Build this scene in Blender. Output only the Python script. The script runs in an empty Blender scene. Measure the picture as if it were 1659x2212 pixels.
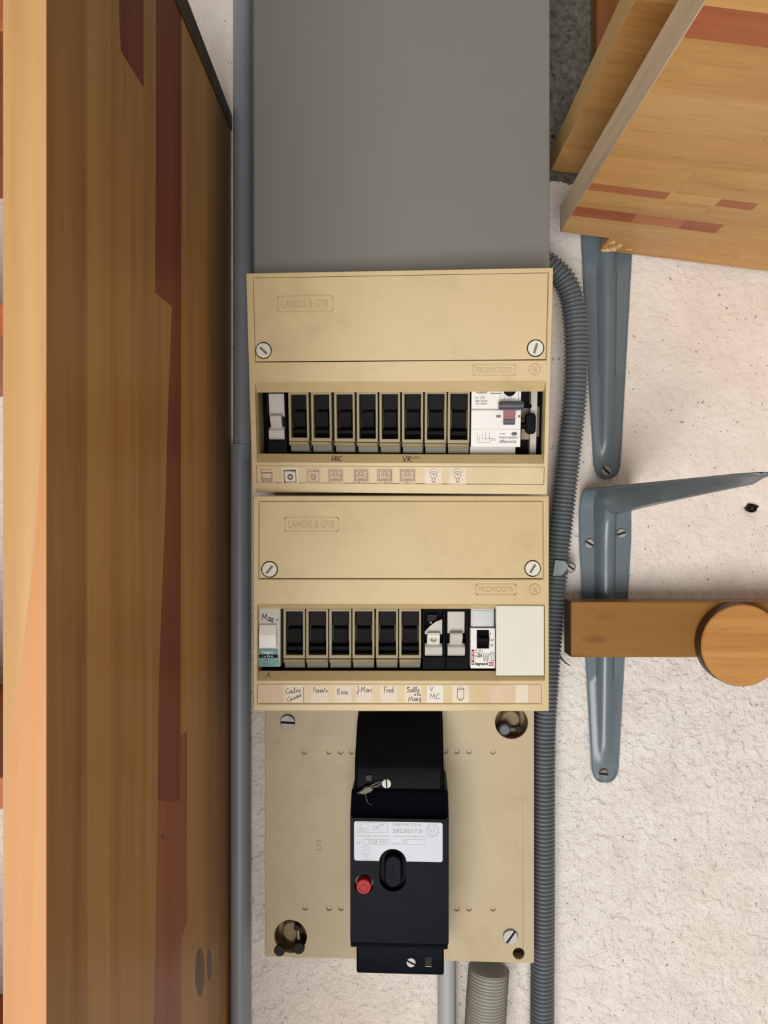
import bpy, bmesh, math, random
from mathutils import Vector, Matrix, noise

random.seed(7)
S = bpy.context.scene
COL = S.collection

# ------------------------------------------------------------------ camera, world, light, exposure
IW, IH, FPX = 1659.0, 2212.0, 1700.0
CX, CY = IW / 2, IH / 2
DW = 0.685                      # camera to wall, metres
CAM = Vector((0.0, -DW, 1.6))
cam_d = bpy.data.cameras.new('camera')
cam = bpy.data.objects.new('camera', cam_d); COL.objects.link(cam)
cam.location = CAM
cam.rotation_euler = (math.pi / 2, 0, 0)
cam_d.sensor_fit = 'HORIZONTAL'; cam_d.sensor_width = 36.0
cam_d.lens = FPX / IW * 36.0
cam_d.clip_start = 0.01
S.camera = cam

w = bpy.data.worlds.new('room_light'); S.world = w
w.use_nodes = True
w.node_tree.nodes['Background'].inputs[0].default_value = (1.0, 0.97, 0.93, 1)
w.node_tree.nodes['Background'].inputs[1].default_value = 0.36

def area(name, loc, target, sx, sy, power, col):
    d = bpy.data.lights.new(name, 'AREA'); d.shape = 'RECTANGLE'; d.size = sx; d.size_y = sy
    d.energy = power; d.color = col
    o = bpy.data.objects.new(name, d); COL.objects.link(o)
    o.location = loc
    o.rotation_euler = (Vector(target) - Vector(loc)).to_track_quat('-Z', 'Y').to_euler()
    return o
area('window_daylight', (-0.40, -2.3, 0.72), (0.0, 0, 1.5), 1.3, 1.3, 55, (1.0, 0.98, 0.955))

S.view_settings.view_transform = 'Standard'
S.view_settings.look = 'None'
S.view_settings.exposure = 0.0
S.view_settings.gamma = 1.0
S.view_settings.use_curve_mapping = False

# ------------------------------------------------------------------ materials
def lin(c):
    return tuple((x / 255 / 12.92) if x / 255 <= 0.04045 else ((x / 255 + 0.055) / 1.055) ** 2.4 for x in c) + (1.0,)

class NT:
    def __init__(s, name):
        s.m = bpy.data.materials.new(name); s.m.use_nodes = True
        s.t = s.m.node_tree; s.n = s.t.nodes; s.l = s.t.links
        s.b = s.n['Principled BSDF']
        s.tc = s.n.new('ShaderNodeTexCoord')
    def link(s, a, b): s.l.new(a, b)
    def mapped(s, scale, rot=(0, 0, 0)):
        mp = s.n.new('ShaderNodeMapping'); mp.inputs['Scale'].default_value = scale
        mp.inputs['Rotation'].default_value = rot
        s.link(s.tc.outputs['Object'], mp.inputs['Vector']); return mp.outputs['Vector']
    def noise(s, vec, scale, detail=3, rough=.5, dist=0):
        n = s.n.new('ShaderNodeTexNoise'); n.inputs['Scale'].default_value = scale
        n.inputs['Detail'].default_value = detail; n.inputs['Roughness'].default_value = rough
        n.inputs['Distortion'].default_value = dist
        s.link(vec, n.inputs['Vector']); return n.outputs['Fac']
    def ramp(s, fac, stops):
        r = s.n.new('ShaderNodeValToRGB'); e = r.color_ramp.elements
        while len(e) < len(stops): e.new(0.5)
        for i, (p, c) in enumerate(stops):
            e[i].position = p; e[i].color = c if len(c) == 4 else tuple(c) + (1,)
        s.link(fac, r.inputs['Fac']); return r.outputs['Color']
    def mix(s, fac, a, b, mode='MIX'):
        m = s.n.new('ShaderNodeMix'); m.data_type = 'RGBA'; m.blend_type = mode
        for sock, v in ((m.inputs[0], fac), (m.inputs[6], a), (m.inputs[7], b)):
            if hasattr(v, 'links'): s.link(v, sock)
            else: sock.default_value = v
        return m.outputs[2]
    def math(s, op, a, b=0.0):
        m = s.n.new('ShaderNodeMath'); m.operation = op
        for sock, v in ((m.inputs[0], a), (m.inputs[1], b)):
            if hasattr(v, 'links'): s.link(v, sock)
            else: sock.default_value = v
        return m.outputs[0]
    def bump(s, h, strength, dist):
        b = s.n.new('ShaderNodeBump'); b.inputs['Strength'].default_value = strength
        b.inputs['Distance'].default_value = dist
        s.link(h, b.inputs['Height']); s.link(b.outputs['Normal'], s.b.inputs['Normal'])
    def setp(s, **k):
        for a, v in k.items(): s.b.inputs[a.replace('_', ' ')].default_value = v

BW = (0, 0, 0, 1), (1, 1, 1, 1)

def plain(name, c, rough=.5, metal=0.0, var=.12, scale=60, bump=0.0, coat=0.0, dirt=None, dirt_amt=.3, spec=None):
    t = NT(name); v = t.mapped((1, 1, 1))
    f = t.noise(v, scale, 4, .6)
    c0 = lin(c); lo = tuple(x * (1 - var) for x in c0[:3]) + (1,); hi = tuple(min(1, x * (1 + var)) for x in c0[:3]) + (1,)
    col = t.ramp(f, [(.3, lo), (.7, hi)])
    if dirt:
        g = t.noise(v, 22, 5, .65, .4)
        gm = t.ramp(g, [(.52, BW[0]), (.78, (dirt_amt,) * 3 + (1,))])
        col = t.mix(gm, col, lin(dirt))
        sp = t.noise(v, 260, 2, .5)
        sm = t.ramp(sp, [(.755, BW[0]), (.80, (.5,) * 3 + (1,))])
        col = t.mix(sm, col, lin(dirt))
    t.link(col, t.b.inputs['Base Color'])
    t.setp(Roughness=rough, Metallic=metal)
    if spec is not None: t.b.inputs['Specular IOR Level'].default_value = spec
    if coat: t.b.inputs['Coat Weight'].default_value = coat; t.b.inputs['Coat Roughness'].default_value = .25
    if bump: t.bump(t.noise(v, scale * 6, 3, .6), bump, .0006)
    return t.m

def wood(name, a, b, axis, seed=0.0, rough=.42, knots=False, pores=.5):
    """a = early wood, b = darker grain; axis 0 = X, 2 = Z"""
    t = NT(name)
    k = [1.0, 1.0, 1.0]; k[axis] = .045
    mp = t.n.new('ShaderNodeMapping'); mp.inputs['Scale'].default_value = k; mp.inputs['Location'].default_value = (seed, seed * .7, seed * 1.3)
    oi = t.n.new('ShaderNodeObjectInfo')
    add = t.n.new('ShaderNodeVectorMath'); add.operation = 'ADD'
    mul = t.n.new('ShaderNodeVectorMath'); mul.operation = 'SCALE'; mul.inputs[3].default_value = 3.1
    comb = t.n.new('ShaderNodeCombineXYZ')
    for i in range(3): t.link(oi.outputs['Random'], comb.inputs[i])
    t.link(comb.outputs[0], mul.inputs[0])
    t.link(t.tc.outputs['Object'], add.inputs[0]); t.link(mul.outputs[0], add.inputs[1])
    t.link(add.outputs[0], mp.inputs['Vector']); v = mp.outputs['Vector']
    g1 = t.noise(v, 55, 5, .55, .6)
    g2 = t.noise(v, 260, 4, .6, .2)
    g3 = t.noise(v, 14, 2, .5, .3)
    col = t.ramp(g1, [(.3, lin(a)), (.68, lin(b))])
    d = tuple(x * .62 for x in lin(b)[:3]) + (1,)
    col = t.mix(t.ramp(g2, [(.5, BW[0]), (.8, (pores,) * 3 + (1,))]), col, d)
    l = tuple(min(1, x * 1.18) for x in lin(a)[:3]) + (1,)
    col = t.mix(t.ramp(g3, [(.45, BW[0]), (.7, (.6,) * 3 + (1,))]), col, l)
    # per-piece tone
    hs = t.n.new('ShaderNodeHueSaturation')
    mr = t.n.new('ShaderNodeMapRange'); mr.inputs['To Min'].default_value = .95; mr.inputs['To Max'].default_value = 1.05
    t.link(oi.outputs['Random'], mr.inputs['Value']); t.link(mr.outputs[0], hs.inputs['Value'])
    t.link(col, hs.inputs['Color']); col = hs.outputs['Color']
    if knots:
        kv = [1.0, .01, 1.0]; kv[axis] = .35
        m2 = t.mapped(kv); vo = t.n.new('ShaderNodeTexVoronoi'); vo.inputs['Scale'].default_value = 26
        t.link(m2, vo.inputs['Vector'])
        col = t.mix(t.ramp(vo.outputs['Distance'], [(.06, (.7,) * 3 + (1,)), (.15, BW[0])]), col, lin((95, 55, 25)))
    t.link(col, t.b.inputs['Base Color'])
    t.setp(Roughness=rough)
    t.b.inputs['Specular IOR Level'].default_value = .2
    t.bump(g2, .12, .0004)
    return t.m

def wall_mat():
    t = NT('painted_roughcast')
    v = t.mapped((1, 1, 1))
    big = t.noise(v, 3.2, 3, .5); mid = t.noise(v, 26, 5, .62, .3); fine = t.noise(v, 190, 4, .65); grit = t.noise(v, 520, 2, .6)
    col = t.ramp(mid, [(.3, lin((222, 213, 205))), (.7, lin((238, 231, 224)))])
    col = t.mix(t.ramp(big, [(.4, BW[0]), (.65, (.55,) * 3 + (1,))]), col, lin((232, 214, 198)))
    spk = t.noise(v, 310, 2, .5)
    col = t.mix(t.ramp(spk, [(.69, BW[0]), (.745, (.75,) * 3 + (1,))]), col, lin((120, 106, 95)))
    # bare grey cement above the paint line, right of the trunking
    sx = t.n.new('ShaderNodeSeparateXYZ'); t.link(t.tc.outputs['Object'], sx.inputs[0])
    zz = t.math('ADD', sx.outputs['Z'], t.math('MULTIPLY', t.math('SUBTRACT', mid, .5), .05))
    mk = t.math('MULTIPLY', t.math('GREATER_THAN', zz, 1.886), t.math('GREATER_THAN', sx.outputs['X'], .10))
    cem = t.ramp(fine, [(.3, lin((74, 70, 65))), (.55, lin((112, 107, 99))), (.75, lin((128, 122, 113)))])
    cem = t.mix(t.ramp(t.noise(v, 90, 3, .6), [(.62, BW[0]), (.7, (.9,) * 3 + (1,))]), cem, lin((38, 34, 31)))
    col = t.mix(mk, col, cem)
    t.link(col, t.b.inputs['Base Color']); t.setp(Roughness=.95)
    t.b.inputs['Specular IOR Level'].default_value = .15
    h = t.math('ADD', t.math('MULTIPLY', t.noise(v, 95, 4, .6, .4), 1.3), t.math('ADD', t.math('MULTIPLY', fine, .7), t.math('MULTIPLY', grit, .25)))
    zr = t.n.new('ShaderNodeMapRange'); zr.inputs['From Min'].default_value = 1.42; zr.inputs['From Max'].default_value = 1.62
    zr.inputs['To Min'].default_value = 1.0; zr.inputs['To Max'].default_value = .38
    t.link(sx.outputs['Z'], zr.inputs['Value'])
    t.bump(t.math('MULTIPLY', h, zr.outputs[0]), 1.0, .004)
    return t.m

M = {}
M['wall'] = wall_mat()
M['beige'] = plain('yellowed_beige_plastic', (200, 177, 131), .42, var=.045, scale=9, dirt=(122, 92, 52), dirt_amt=.22, bump=.05)
M['beige_emb'] = plain('beige_plastic_grimy_relief', (186, 161, 114), .45, var=.06, scale=40)
M['grip'] = plain('dull_black_grip', (9, 9, 10), .6, var=.2, spec=.12)
M['beige_plate'] = plain('aged_beige_plate', (174, 157, 122), .5, var=.07, scale=12, dirt=(128, 100, 78), dirt_amt=.3, bump=.05)
M['beige_frame'] = plain('fuse_frame_beige', (146, 132, 96), .45, var=.08, dirt=(80, 66, 40), dirt_amt=.4)
M['olive'] = plain('olive_grey_plastic', (108, 102, 80), .5, var=.08)
M['black'] = plain('black_bakelite', (10, 13, 21), .33, var=.2, spec=.035)
M['blackm'] = plain('matt_black_plastic', (11, 11, 12), .5, var=.2, spec=.06)
M['smoke'] = plain('smoked_dark_cover', (14, 12, 12), .4, var=.25, spec=.15)
M['dark'] = plain('dark_interior', (24, 20, 15), .8, var=.2)
M['white'] = plain('white_plastic', (222, 220, 214), .4, var=.03)
M['offwhite'] = plain('cream_white_plastic', (214, 211, 196), .5, var=.03, dirt=(170, 160, 140), dirt_amt=.12)
M['grey_toggle'] = plain('pale_grey_plastic', (186, 181, 172), .45, var=.06, dirt=(120, 112, 100), dirt_amt=.25)
M['clear'] = plain('frosted_clear_cover', (196, 198, 200), .2, var=.05)
M['red'] = plain('red_plastic', (158, 22, 28), .45, var=.08, spec=.2)
M['dkred'] = plain('dark_red_plastic', (120, 34, 38), .4, var=.1)
M['bluegrey'] = plain('slate_plastic', (70, 73, 82), .45, var=.1)
M['teal'] = plain('teal_print', (78, 134, 132), .45, var=.1, dirt=(190, 200, 196), dirt_amt=.3)
M['paper'] = plain('aged_white_paper', (222, 208, 188), .8, var=.05, dirt=(200, 168, 144), dirt_amt=.35)
M['pinkpaper'] = plain('aged_pink_paper', (210, 184, 156), .8, var=.05, dirt=(216, 198, 172), dirt_amt=.4)
M['ink'] = plain('black_ink', (38, 32, 30), .7, var=.1)
M['brownink'] = plain('faded_brown_ink', (112, 92, 74), .8, var=.15)
M['greyink'] = plain('faded_grey_print', (160, 158, 160), .6, var=.1)
M['greyprint'] = plain('grey_print', (92, 92, 92), .6, var=.1)
M['whiteprint'] = plain('white_print', (225, 232, 230), .6, var=.02)
M['alu'] = plain('brushed_aluminium', (186, 188, 198), .4, metal=0, var=.04, scale=30)
M['steel'] = plain('zinc_steel', (156, 154, 148), .5, metal=.5, var=.12, scale=200)
M['darksteel'] = plain('tarnished_steel', (120, 116, 110), .45, metal=.7, var=.25, scale=150)
M['brass'] = plain('cloudy_amber_plastic', (116, 97, 64), .4, var=.25, spec=.25)
M['trunk'] = plain('grey_painted_trunking', (120, 119, 111), .55, var=.03, scale=5, dirt=(138, 118, 112), dirt_amt=.16)
M['pipe'] = plain('grey_pvc_conduit', (134, 138, 143), .4, var=.05, scale=20)
M['palepipe'] = plain('pale_grey_pvc', (158, 158, 156), .5, var=.05, scale=20)
M['flex'] = plain('slate_corrugated_plastic', (98, 103, 108), .42, var=.06)
M['flexlight'] = plain('pale_corrugated_plastic', (150, 148, 138), .38, var=.05)
M['bracket'] = plain('blue_grey_paint', (98, 110, 117), .33, var=.06, scale=25, coat=.2, dirt=(130, 138, 140), dirt_amt=.2)
M['wax'] = plain('grey_lead', (92, 88, 76), .55, metal=.3, var=.2)
M['splinter'] = plain('torn_pale_wood', (224, 188, 140), .8, var=.1)

M['pine_z'] = wood('pine_upright', (172, 123, 62), (142, 95, 42), 2, 0)
M['pine_z2'] = wood('pine_upright_pale', (180, 132, 72), (152, 106, 50), 2, 5)
M['heart_z'] = wood('heartwood_upright', (122, 52, 26), (98, 38, 18), 2, 9)
M['heart_z2'] = wood('heartwood_upright_faded', (160, 92, 50), (138, 72, 38), 2, 11)
M['edge_a'] = wood('pine_front_edge', (196, 156, 106), (182, 138, 88), 2, 3, pores=.25)
M['edge_b'] = wood('pine_front_edge_orange', (194, 140, 92), (180, 122, 74), 2, 4, pores=.25)
M['shade_edge'] = wood('painted_shade_edge', (62, 46, 24), (44, 30, 14), 2, 6)  # dark tone stands for the shade along the upright's top
M['knotwood'] = wood('knot_wood', (112, 76, 52), (88, 56, 40), 2, 23)
M['pine_x'] = wood('pine_shelf', (210, 163, 100), (190, 141, 80), 0, 1)
M['pine_x2'] = wood('pine_shelf_amber', (206, 157, 94), (186, 135, 74), 0, 2)
M['pine_x3'] = wood('pine_shelf_straw', (210, 166, 106), (192, 145, 86), 0, 8)
M['heart_x'] = wood('heartwood_shelf', (178, 104, 66), (156, 84, 52), 0, 7)
M['heart_x2'] = wood('heartwood_shelf_pale', (184, 116, 70), (168, 98, 58), 0, 12)
M['endgrain'] = wood('weathered_end_grain', (226, 204, 172), (200, 176, 142), 1, 3)
M['batten'] = wood('varnished_batten', (142, 101, 48), (118, 80, 36), 0, 14, knots=True)
M['shelf_end'] = wood('pale_pine_end', (206, 168, 112), (190, 148, 92), 1, 21)
M['batten_end'] = wood('batten_end_grain', (112, 84, 58), (88, 64, 44), 2, 15)
M['disc'] = wood('varnished_disc', (190, 140, 80), (170, 117, 60), 0, 16)
M['disc_side'] = wood('disc_dark_rim', (84, 60, 34), (64, 44, 24), 0, 17)
M['post'] = wood('reddish_post', (150, 100, 56), (126, 78, 40), 2, 18)

# ------------------------------------------------------------------ frames and mesh helpers (millimetres)
class Frame:
    """u to the right, v down, n out of the surface towards the room"""
    def __init__(s, O, eu, ev, en=None):
        s.O = Vector(O); s.eu = Vector(eu).normalized(); ev = Vector(ev)
        s.ev = (ev - s.eu * ev.dot(s.eu)).normalized()
        c = s.eu.cross(s.ev)
        if en is None:
            s.en = c if c.y < 0 else -c
        else:
            s.en = Vector(en).normalized()
    def P(s, u, v, n): return s.O + (s.eu * u + s.ev * v + s.en * n) * .001
    def uv(s, px, py, n=0.0):
        r = Vector(((px - CX) / FPX, 1.0, (CY - py) / FPX))
        o = s.O + s.en * (n * .001)
        k = (o - CAM).dot(s.en) / r.dot(s.en)
        q = (CAM + r * k - o) * 1000
        return q.dot(s.eu), q.dot(s.ev)

class MB:
    def __init__(s): s.b = bmesh.new()
    def poly(s, pts): return s.b.faces.new([s.b.verts.new(p) for p in pts])
    def box(s, u0, u1, v0, v1, n0, n1):
        vs = [s.b.verts.new(p) for p in ((u0, v0, n0), (u1, v0, n0), (u1, v1, n0), (u0, v1, n0), (u0, v0, n1), (u1, v0, n1), (u1, v1, n1), (u0, v1, n1))]
        for f in ((0, 1, 2, 3), (4, 5, 6, 7), (0, 1, 5, 4), (1, 2, 6, 5), (2, 3, 7, 6), (3, 0, 4, 7)):
            s.b.faces.new([vs[i] for i in f])
        return s
    def prism(s, pts, a, b, axis='n', taper=None):
        """2-D polygon extruded: axis n -> pts (u,v); axis u -> pts (v,n); axis v -> pts (u,n)"""
        def q(p, t):
            return {'n': (p[0], p[1], t), 'u': (t, p[0], p[1]), 'v': (p[0], t, p[1])}[axis]
        A = [s.b.verts.new(q(p, a)) for p in pts]
        B = [s.b.verts.new(q(p, b)) for p in (taper or pts)]
        s.b.faces.new(A); s.b.faces.new(B)
        n = len(pts)
        for i in range(n): s.b.faces.new((A[i], A[(i + 1) % n], B[(i + 1) % n], B[i]))
        return s
    def lathe(s, u, v, prof, seg=28, axis='n', cap0=True):
        """prof: list of (r, n)"""
        rings = []
        for r, h in prof:
            ring = []
            for i in range(seg):
                a = 2 * math.pi * i / seg
                x, y = r * math.cos(a), r * math.sin(a)
                ring.append(s.b.verts.new((u + x, v + y, h) if axis == 'n' else (u + h, v + x, y) if axis == 'u' else (u + x, v + h, y)))
            rings.append(ring)
        for a, b in zip(rings, rings[1:]):
            for i in range(seg): s.b.faces.new((a[i], a[(i + 1) % seg], b[(i + 1) % seg], b[i]))
        if cap0: s.b.faces.new(rings[0])
        s.b.faces.new(rings[-1])
        return s
    def holes_plate(s, outer, holes, n0, n1):
        edges = []
        def loop(pts):
            vs = [s.b.verts.new((p[0], p[1], n0)) for p in pts]
            return [s.b.edges.new((vs[i], vs[(i + 1) % len(vs)])) for i in range(len(vs))]
        for L in [outer] + list(holes): edges += loop(L)
        r = bmesh.ops.triangle_fill(s.b, use_beauty=True, use_dissolve=False, edges=edges)
        fs = [g for g in r['geom'] if isinstance(g, bmesh.types.BMFace)]
        e = bmesh.ops.extrude_face_region(s.b, geom=fs)
        vs = [g for g in e['geom'] if isinstance(g, bmesh.types.BMVert)]
        bmesh.ops.translate(s.b, verts=vs, vec=(0, 0, n1 - n0))
        return s
    def grid_plate(s, u, v, n0, n1, holes):
        """rectangle u=(u0,u1) v=(v0,v1) with rectangular holes (u0,u1,v0,v1)"""
        us = sorted(set([u[0], u[1]] + [x for h in holes for x in h[:2]])); vs_ = sorted(set([v[0], v[1]] + [x for h in holes for x in h[2:]]))
        ins = lambda a, b: any(h[0] - 1e-6 <= a <= h[1] + 1e-6 and h[2] - 1e-6 <= b <= h[3] + 1e-6 for h in holes)
        fs = []; cache = {}
        def vt(a, b):
            k = (round(a, 4), round(b, 4))
            if k not in cache: cache[k] = s.b.verts.new((a, b, n0))
            return cache[k]
        for i in range(len(us) - 1):
            for j in range(len(vs_) - 1):
                if ins((us[i] + us[i + 1]) / 2, (vs_[j] + vs_[j + 1]) / 2): continue
                fs.append(s.b.faces.new((vt(us[i], vs_[j]), vt(us[i + 1], vs_[j]), vt(us[i + 1], vs_[j + 1]), vt(us[i], vs_[j + 1]))))
        e = bmesh.ops.extrude_face_region(s.b, geom=fs)
        bmesh.ops.translate(s.b, verts=[g for g in e['geom'] if isinstance(g, bmesh.types.BMVert)], vec=(0, 0, n1 - n0))
        return s
    def funnel(s, o, i, no, ni):
        """slanted inner walls of an opening: outer rect o at depth no, inner rect i at depth ni"""
        R = lambda r, n: [s.b.verts.new(p) for p in ((r[0], r[2], n), (r[1], r[2], n), (r[1], r[3], n), (r[0], r[3], n))]
        a, b, c = R(o, no), R(i, ni), R((i[0] - 1, i[1] + 1, i[2] - 1, i[3] + 1), ni - 1.2)
        d = R((o[0] - 1, o[1] + 1, o[2] - 1, o[3] + 1), no - 1.2)
        for x, y in ((a, b), (b, c), (c, d), (d, a)):
            for k in range(4): s.b.faces.new((x[k], x[(k + 1) % 4], y[(k + 1) % 4], y[k]))
        return s
    def ribbon(s, lines, wd, n, th=.06):
        for L in lines:
            for (a, b) in zip(L, L[1:]):
                dx, dy = b[0] - a[0], b[1] - a[1]; l = math.hypot(dx, dy)
                if l < 1e-6: continue
                e_ = min(wd * .35, l * .45); ex, ey = dx / l * e_, dy / l * e_
                px, py = -dy / l * wd / 2, dx / l * wd / 2
                s.prism([(a[0] - ex + px, a[1] - ey + py), (b[0] + ex + px, b[1] + ey + py), (b[0] + ex - px, b[1] + ey - py), (a[0] - ex - px, a[1] - ey - py)], n, n + th)
        return s
    def text(s, txt, u0, u1, v0, v1, n0, n1, bold=0.0, rot=0.0):
        cu = bpy.data.curves.new('t', 'FONT'); cu.body = txt; cu.size = 1; cu.offset = bold; cu.resolution_u = 3
        cu.fill_mode = 'BOTH'; cu.extrude = .05
        o = bpy.data.objects.new('t', cu)
        me = o.to_mesh()
        co = [v.co.copy() for v in me.vertices]
        x0, x1 = min(c.x for c in co), max(c.x for c in co); y0, y1 = min(c.y for c in co), max(c.y for c in co)
        vs = []
        cu_, cv_ = (u0 + u1) / 2, (v0 + v1) / 2
        for c in co:
            a = u0 + (c.x - x0) / (x1 - x0) * (u1 - u0); b = v1 - (c.y - y0) / (y1 - y0) * (v1 - v0)
            if rot:
                a, b = cu_ + (a - cu_) * math.cos(rot) - (b - cv_) * math.sin(rot), cv_ + (a - cu_) * math.sin(rot) + (b - cv_) * math.cos(rot)
            vs.append(s.b.verts.new((a, b, n1 if c.z > 0 else n0)))
        for p in me.polygons:
            try: s.b.faces.new([vs[i] for i in p.vertices])
            except ValueError: pass
        o.to_mesh_clear(); bpy.data.objects.remove(o); bpy.data.curves.remove(cu)
        return s
    def tube(s, pts, rad, seg=16, closed_ends=True):
        """pts in frame coords; rad number or list"""
        pts = [Vector(p) for p in pts]; rings = []
        up = None
        for i, p in enumerate(pts):
            t = (pts[min(i + 1, len(pts) - 1)] - pts[max(i - 1, 0)]).normalized()
            if up is None:
                up = t.orthogonal().normalized()
            up = (up - t * up.dot(t)).normalized(); sd = t.cross(up)
            r = rad[i] if isinstance(rad, (list, tuple)) else rad
            rings.append([s.b.verts.new(p + (up * math.cos(2 * math.pi * k / seg) + sd * math.sin(2 * math.pi * k / seg)) * r) for k in range(seg)])
        for a, b in zip(rings, rings[1:]):
            for k in range(seg): s.b.faces.new((a[k], a[(k + 1) % seg], b[(k + 1) % seg], b[k]))
        if closed_ends: s.b.faces.new(rings[0]); s.b.faces.new(rings[-1])
        return s
    def build(s, name, mat, parent=None, F=None, bevel=0.0, smooth=35, seg=2, recalc=True):
        F = F or WF
        if recalc: bmesh.ops.recalc_face_normals(s.b, faces=s.b.faces[:])
        inv = parent.matrix_world.inverted() if parent else Matrix()
        if parent is None:
            vs = [F.P(*v.co) for v in s.b.verts]
            c = Vector(((min(v.x for v in vs) + max(v.x for v in vs)) / 2, (min(v.y for v in vs) + max(v.y for v in vs)) / 2, min(v.z for v in vs)))
            inv = Matrix.Translation(-c)
        for v in s.b.verts: v.co = inv @ F.P(*v.co)
        # the frame is left-handed: after mapping, outward normals point inward, so flip
        if recalc: bmesh.ops.recalc_face_normals(s.b, faces=s.b.faces[:])
        me = bpy.data.meshes.new(name); s.b.to_mesh(me); s.b.free()
        if smooth:
            me.shade_smooth(); me.set_sharp_from_angle(angle=math.radians(smooth))
        me.materials.append(M[mat] if isinstance(mat, str) else mat)
        o = bpy.data.objects.new(name, me); COL.objects.link(o)
        if parent:
            o.parent = parent
            o.matrix_world = parent.matrix_world.copy()
        else:
            o.matrix_world = Matrix.Translation(c)
        if bevel:
            m = o.modifiers.new('bevel', 'BEVEL'); m.width = bevel * .001; m.segments = seg; m.limit_method = 'ANGLE'; m.angle_limit = math.radians(40)
            m.harden_normals = False
        return o

def tag(o, label, cat, group=None):
    o['label'] = label; o['category'] = cat
    if group: o['group'] = group
    return o
def thing(name, loc, label, cat, group=None):
    o = bpy.data.objects.new(name, None); COL.objects.link(o)
    o.empty_display_size = .02
    o.matrix_world = Matrix.Translation(Vector(loc))
    return tag(o, label, cat, group)
def structure(o): o['kind'] = 'structure'; return o

def circ(u, v, r, n=28, r2=None):
    r2 = r2 or r
    return [(u + r * math.cos(2 * math.pi * i / n), v + r2 * math.sin(2 * math.pi * i / n)) for i in range(n)]
def stadium(u, v, r, h, n=14):
    out = []
    for i in range(n + 1):
        a = math.pi * i / n; out.append((u + r * math.cos(a), v + h / 2 - r + r * math.sin(a)))
    for i in range(n + 1):
        a = math.pi + math.pi * i / n; out.append((u + r * math.cos(a), v - h / 2 + r + r * math.sin(a)))
    return out
def rrect(u0, u1, v0, v1, r, n=5):
    out = []
    for cx_, cy_, a0 in ((u1 - r, v1 - r, 0), (u0 + r, v1 - r, 90), (u0 + r, v0 + r, 180), (u1 - r, v0 + r, 270)):
        for i in range(n + 1):
            a = math.radians(a0 + 90 * i / n); out.append((cx_ + r * math.cos(a), cy_ + r * math.sin(a)))
    return out

def slotted_screw(F, u, v, n, r, h, ang, parent, mat='steel', name='screw', slot_w=.22, slot_mat='dark', dome=.25):
    """round head with a real slot: base disc and two half heads"""
    sc = MB()
    ca, sa = math.cos(ang), math.sin(ang)
    sw = r * slot_w
    for sg in (-1, 1):
        a0 = math.asin(min(.95, sw / r)); pts = []
        for i in range(13):
            a = a0 + (math.pi - 2 * a0) * i / 12
            x, y = r * math.cos(a), sg * r * math.sin(a); pts.append((u + x * ca - y * sa, v + x * sa + y * ca))
        tp = [(u + (p[0] - u) * (1 - dome * .4), v + (p[1] - v) * (1 - dome * .4)) for p in pts]
        # keep slot walls straight: taper only the rim points
        sc.prism(pts, n, n + h * .7); sc.prism([(u + (p[0] - u) * .97, v + (p[1] - v) * .97) for p in pts], n + h * .7, n + h)
    o = sc.build(name, mat, parent, F, bevel=min(.25, h * .2))
    MB().lathe(u, v, [(r * .98, n - .1), (r * .98, n + h * .25)], 24).build('slot', slot_mat, o, F)
    return o

WF = Frame((0, 0, 1.6), (1, 0, 0), (0, 0, -1))          # wall: n = distance out from the wall face
def WD(px, py, d): return WF.uv(px, py, (DW - d) * 1000)

# ------------------------------------------------------------------ setting: the wall
def build_wall():
    x0, x1, z0, z1 = -.95, .95, .75, 2.45
    nx, nz = 400, 360
    vs = []
    for j in range(nz + 1):
        z = z0 + (z1 - z0) * j / nz
        for i in range(nx + 1):
            x = x0 + (x1 - x0) * i / nx
            p = Vector((x * 70, z * 70, 3.3))
            h = noise.noise(p) * .5 + noise.noise(p * 2.3) * .3
            hole = math.hypot(x - .3205, z - 1.6035)
            y = .0012 + .0013 * h
            if hole < .007: y += .006 * (1 - hole / .007)
            vs.append((x, y, z))
    n = len(vs)
    fs = [(j * (nx + 1) + i, j * (nx + 1) + i + 1, (j + 1) * (nx + 1) + i + 1, (j + 1) * (nx + 1) + i) for j in range(nz) for i in range(nx)]
    # rim and back so that the wall is solid
    b = n
    vs += [(x0, .12, z0), (x1, .12, z0), (x1, .12, z1), (x0, .12, z1)]
    fs += [(b + 3, b + 2, b + 1, b)]
    bot = [i for i in range(nx + 1)]; top = [nz * (nx + 1) + i for i in range(nx + 1)]
    lef = [j * (nx + 1) for j in range(nz + 1)]; rig = [j * (nx + 1) + nx for j in range(nz + 1)]
    fs += [tuple(reversed(bot)) + (b, b + 1), tuple(top) + (b + 2, b + 3), tuple(lef) + (b + 3, b), tuple(reversed(rig)) + (b + 1, b + 2)]
    me = bpy.data.meshes.new('wall_back'); me.from_pydata(vs, [], fs); me.shade_smooth(); me.set_sharp_from_angle(angle=math.radians(50))
    me.materials.append(M['wall'])
    o = bpy.data.objects.new('wall_back', me); COL.objects.link(o); structure(o)
    o['label'] = 'rough white plastered wall with bare grey cement beside the shelves'
    return o
build_wall()

# ------------------------------------------------------------------ wooden upright on the left (bookcase side)
BX = -133.0                       # right face of the upright, mm
def side_n(px):                   # pixel column on the right face -> distance out from the wall (mm)
    d = -BX * .001 * FPX / (CX - px); return (DW - d) * 1000
def side_v(px, py):
    d = -BX * .001 * FPX / (CX - px); return (py - CY) / FPX * d * 1000

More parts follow.
